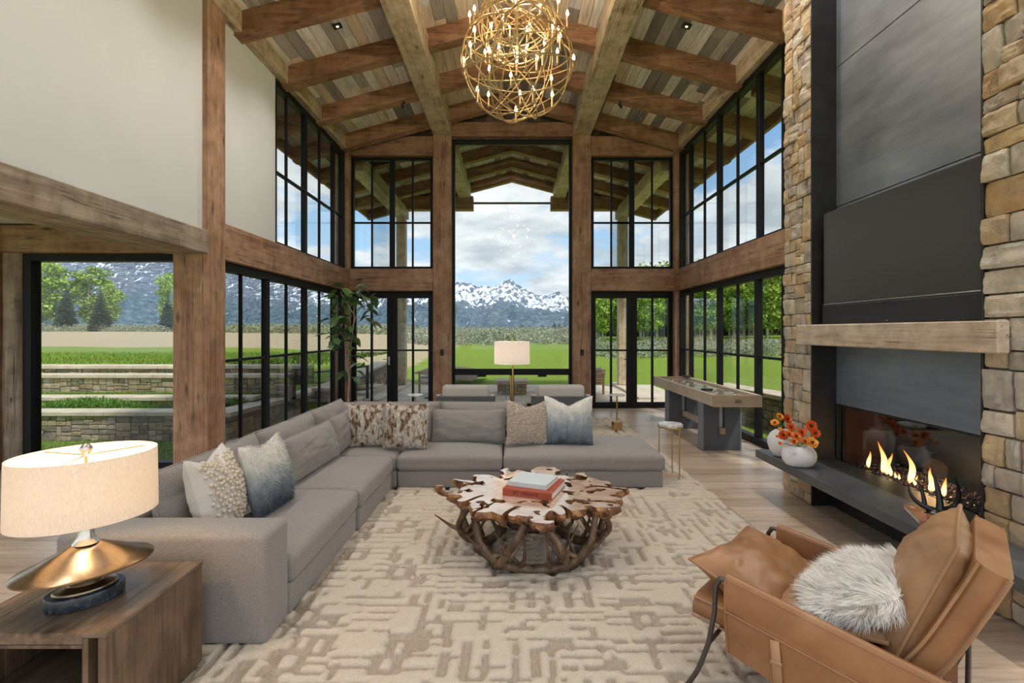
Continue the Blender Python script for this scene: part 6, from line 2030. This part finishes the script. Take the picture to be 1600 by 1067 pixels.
cz = [(565, 910), (600, 775), (708, 745), (337, 785), (245, 745), (523, 625), (345, 570), (862, 650), (868, 785), (570, 525), (740, 475), (660, 370), (340, 415), (310, 428), (185, 370), (130, 500), (1047, 480), (912, 425), (935, 300), (803, 350), (870, 225), (920, 245), (220, 245), (360, 210), (460, 165), (515, 215), (658, 245), (685, 215), (180, 120), (220, 70), (995, 110), (770, 35), (920, 5), (560, 5), (425, 400), (650, 415), (790, 435)]
bm_ = MB().lathe([(.001, .0), (.012, .006), (.0155, .020), (.013, .038), (.006, .056), (.001, .066)], 10)
sm_ = MB().lathe([(.004, -.118), (.016, -.116), (.018, -.108), (.011, -.105), (.0105, .0), (.001, .0)], 10)
bme = bpy.data.meshes.new('bulb'); bme.from_pydata(bm_.v, [], bm_.f); bme.materials.append(M['candle_bulb']); bme.polygons.foreach_set('use_smooth', [True]*len(bme.polygons))
sme = bpy.data.meshes.new('candle'); sme.from_pydata(sm_.v, [], sm_.f); sme.materials.append(M['candle_sleeve']); sme.polygons.foreach_set('use_smooth', [True]*len(sme.polygons))
for k, (zx, zy) in enumerate(cz):
    px, py = 700 + zx*.1875, zy*.1875
    d = (at(px, py, 1.0) - Vector((0, 0, 1.6))).normalized()
    c, R_ = (CH, RO*.93) if not (zy < 330 and 330 < zx < 900) else (CH2, R2)
    oc = Vector((0, 0, 1.6)) - c; b_ = oc.dot(d); q = b_*b_ - (oc.length_squared - R_*R_)
    t_ = -b_ + (0 if q < 0 else (math.sqrt(q) * (-1 if k % 2 == 0 else 1) * .9))
    p = Vector((0, 0, 1.6)) + d*t_ - Vector((0, 0, .028))
    s_ = bpy.data.objects.new('candle', sme); COL.objects.link(s_); s_.parent = cd; s_.location = p - Vector(cd.location)
    b2 = bpy.data.objects.new('bulb', bme); COL.objects.link(b2); b2.parent = s_
point('chandelier_light', CH + Vector((0, 0, .10)), 10, (1, .78, .52), .05, cd)
for k in range(3):
    a_ = 2*PI*k/3 + .5
    q_ = CH2 + Vector((math.cos(a_)*.12, math.sin(a_)*.12, R2 + .02))
    s_ = bpy.data.objects.new('candle', sme); COL.objects.link(s_); s_.parent = cd; s_.location = q_ - Vector(cd.location)
    b2 = bpy.data.objects.new('bulb', bme); COL.objects.link(b2); b2.parent = s_
    point('chandelier_light', q_ + Vector((0, 0, .12)), CHANDELIER_W, (1, .82, .60), .03, cd)

# ---- recessed downlights and little spot heads
def downlight(x_, y_, label, seen=True):
    z_ = zplank(x_)
    t = thing('downlight', label, 'ceiling light', (x_, y_, z_), 0, 'recessed downlights'); ORG[t.name] = Vector((0, 0, 0))
    t.rotation_euler = (0, math.atan(SL) * (1 if x_ > 0 else -1), 0)
    MB().cbox((0, 0, -.006), (.12, .12, .012), None, .003).build('trim', M['matte_black'], t, local=True)
    MB().lathe([(.020, -.016), (.020, -.012), (.001, -.012)], 16).build('lens', emit('downlight_lens', (1, .7, .4), 2), t, local=True)
    d = bpy.data.lights.new('downlight_beam', 'SPOT'); d.energy = DOWNLIGHT_W; d.spot_size = math.radians(105); d.spot_blend = .8; d.shadow_soft_size = .06; d.color = (1, .96, .91)
    o = bpy.data.objects.new('downlight_beam', d); COL.objects.link(o); o.parent = t; o.location = (0, 0, -.05); o.rotation_euler = (0, -math.atan(SL) * (1 if x_ > 0 else -1), 0)
for s, side in ((-1, 'left'), (1, 'right')):
    for k, y_ in enumerate((7.06, 5.70, 4.35, 3.0, 1.65, .3)):
        downlight(s * 2.41, y_, 'square black recessed downlight on the %s roof slope, %s from the gable end' % (side, ords[k]))
for s, side in ((-1, 'left'), (1, 'right')):
    x_ = s * 1.92
    t = thing('spotlight', 'small black adjustable spotlight under the %s rafter' % side, 'spotlight', (x_, 9.08, zraft(x_) - .08), 0, 'rafter spotlights')
    MB().lathe([(.025, .07), (.025, .082), (.001, .083)], 12, (x_, 9.08, zraft(x_) - .08)).build('mount', M['matte_black'], t)
    MB().tube([(x_, 9.08, zraft(x_) - .01), (x_, 9.08, zraft(x_) - .05)], .006, 6).build('stem', M['matte_black'], t)
    MB().tube([(x_ - .02, 9.06, zraft(x_) - .05), (x_ + .03*s, 9.12, zraft(x_) - .08)], .022, 10).build('head', M['matte_black'], t, smooth=True, angle=40)
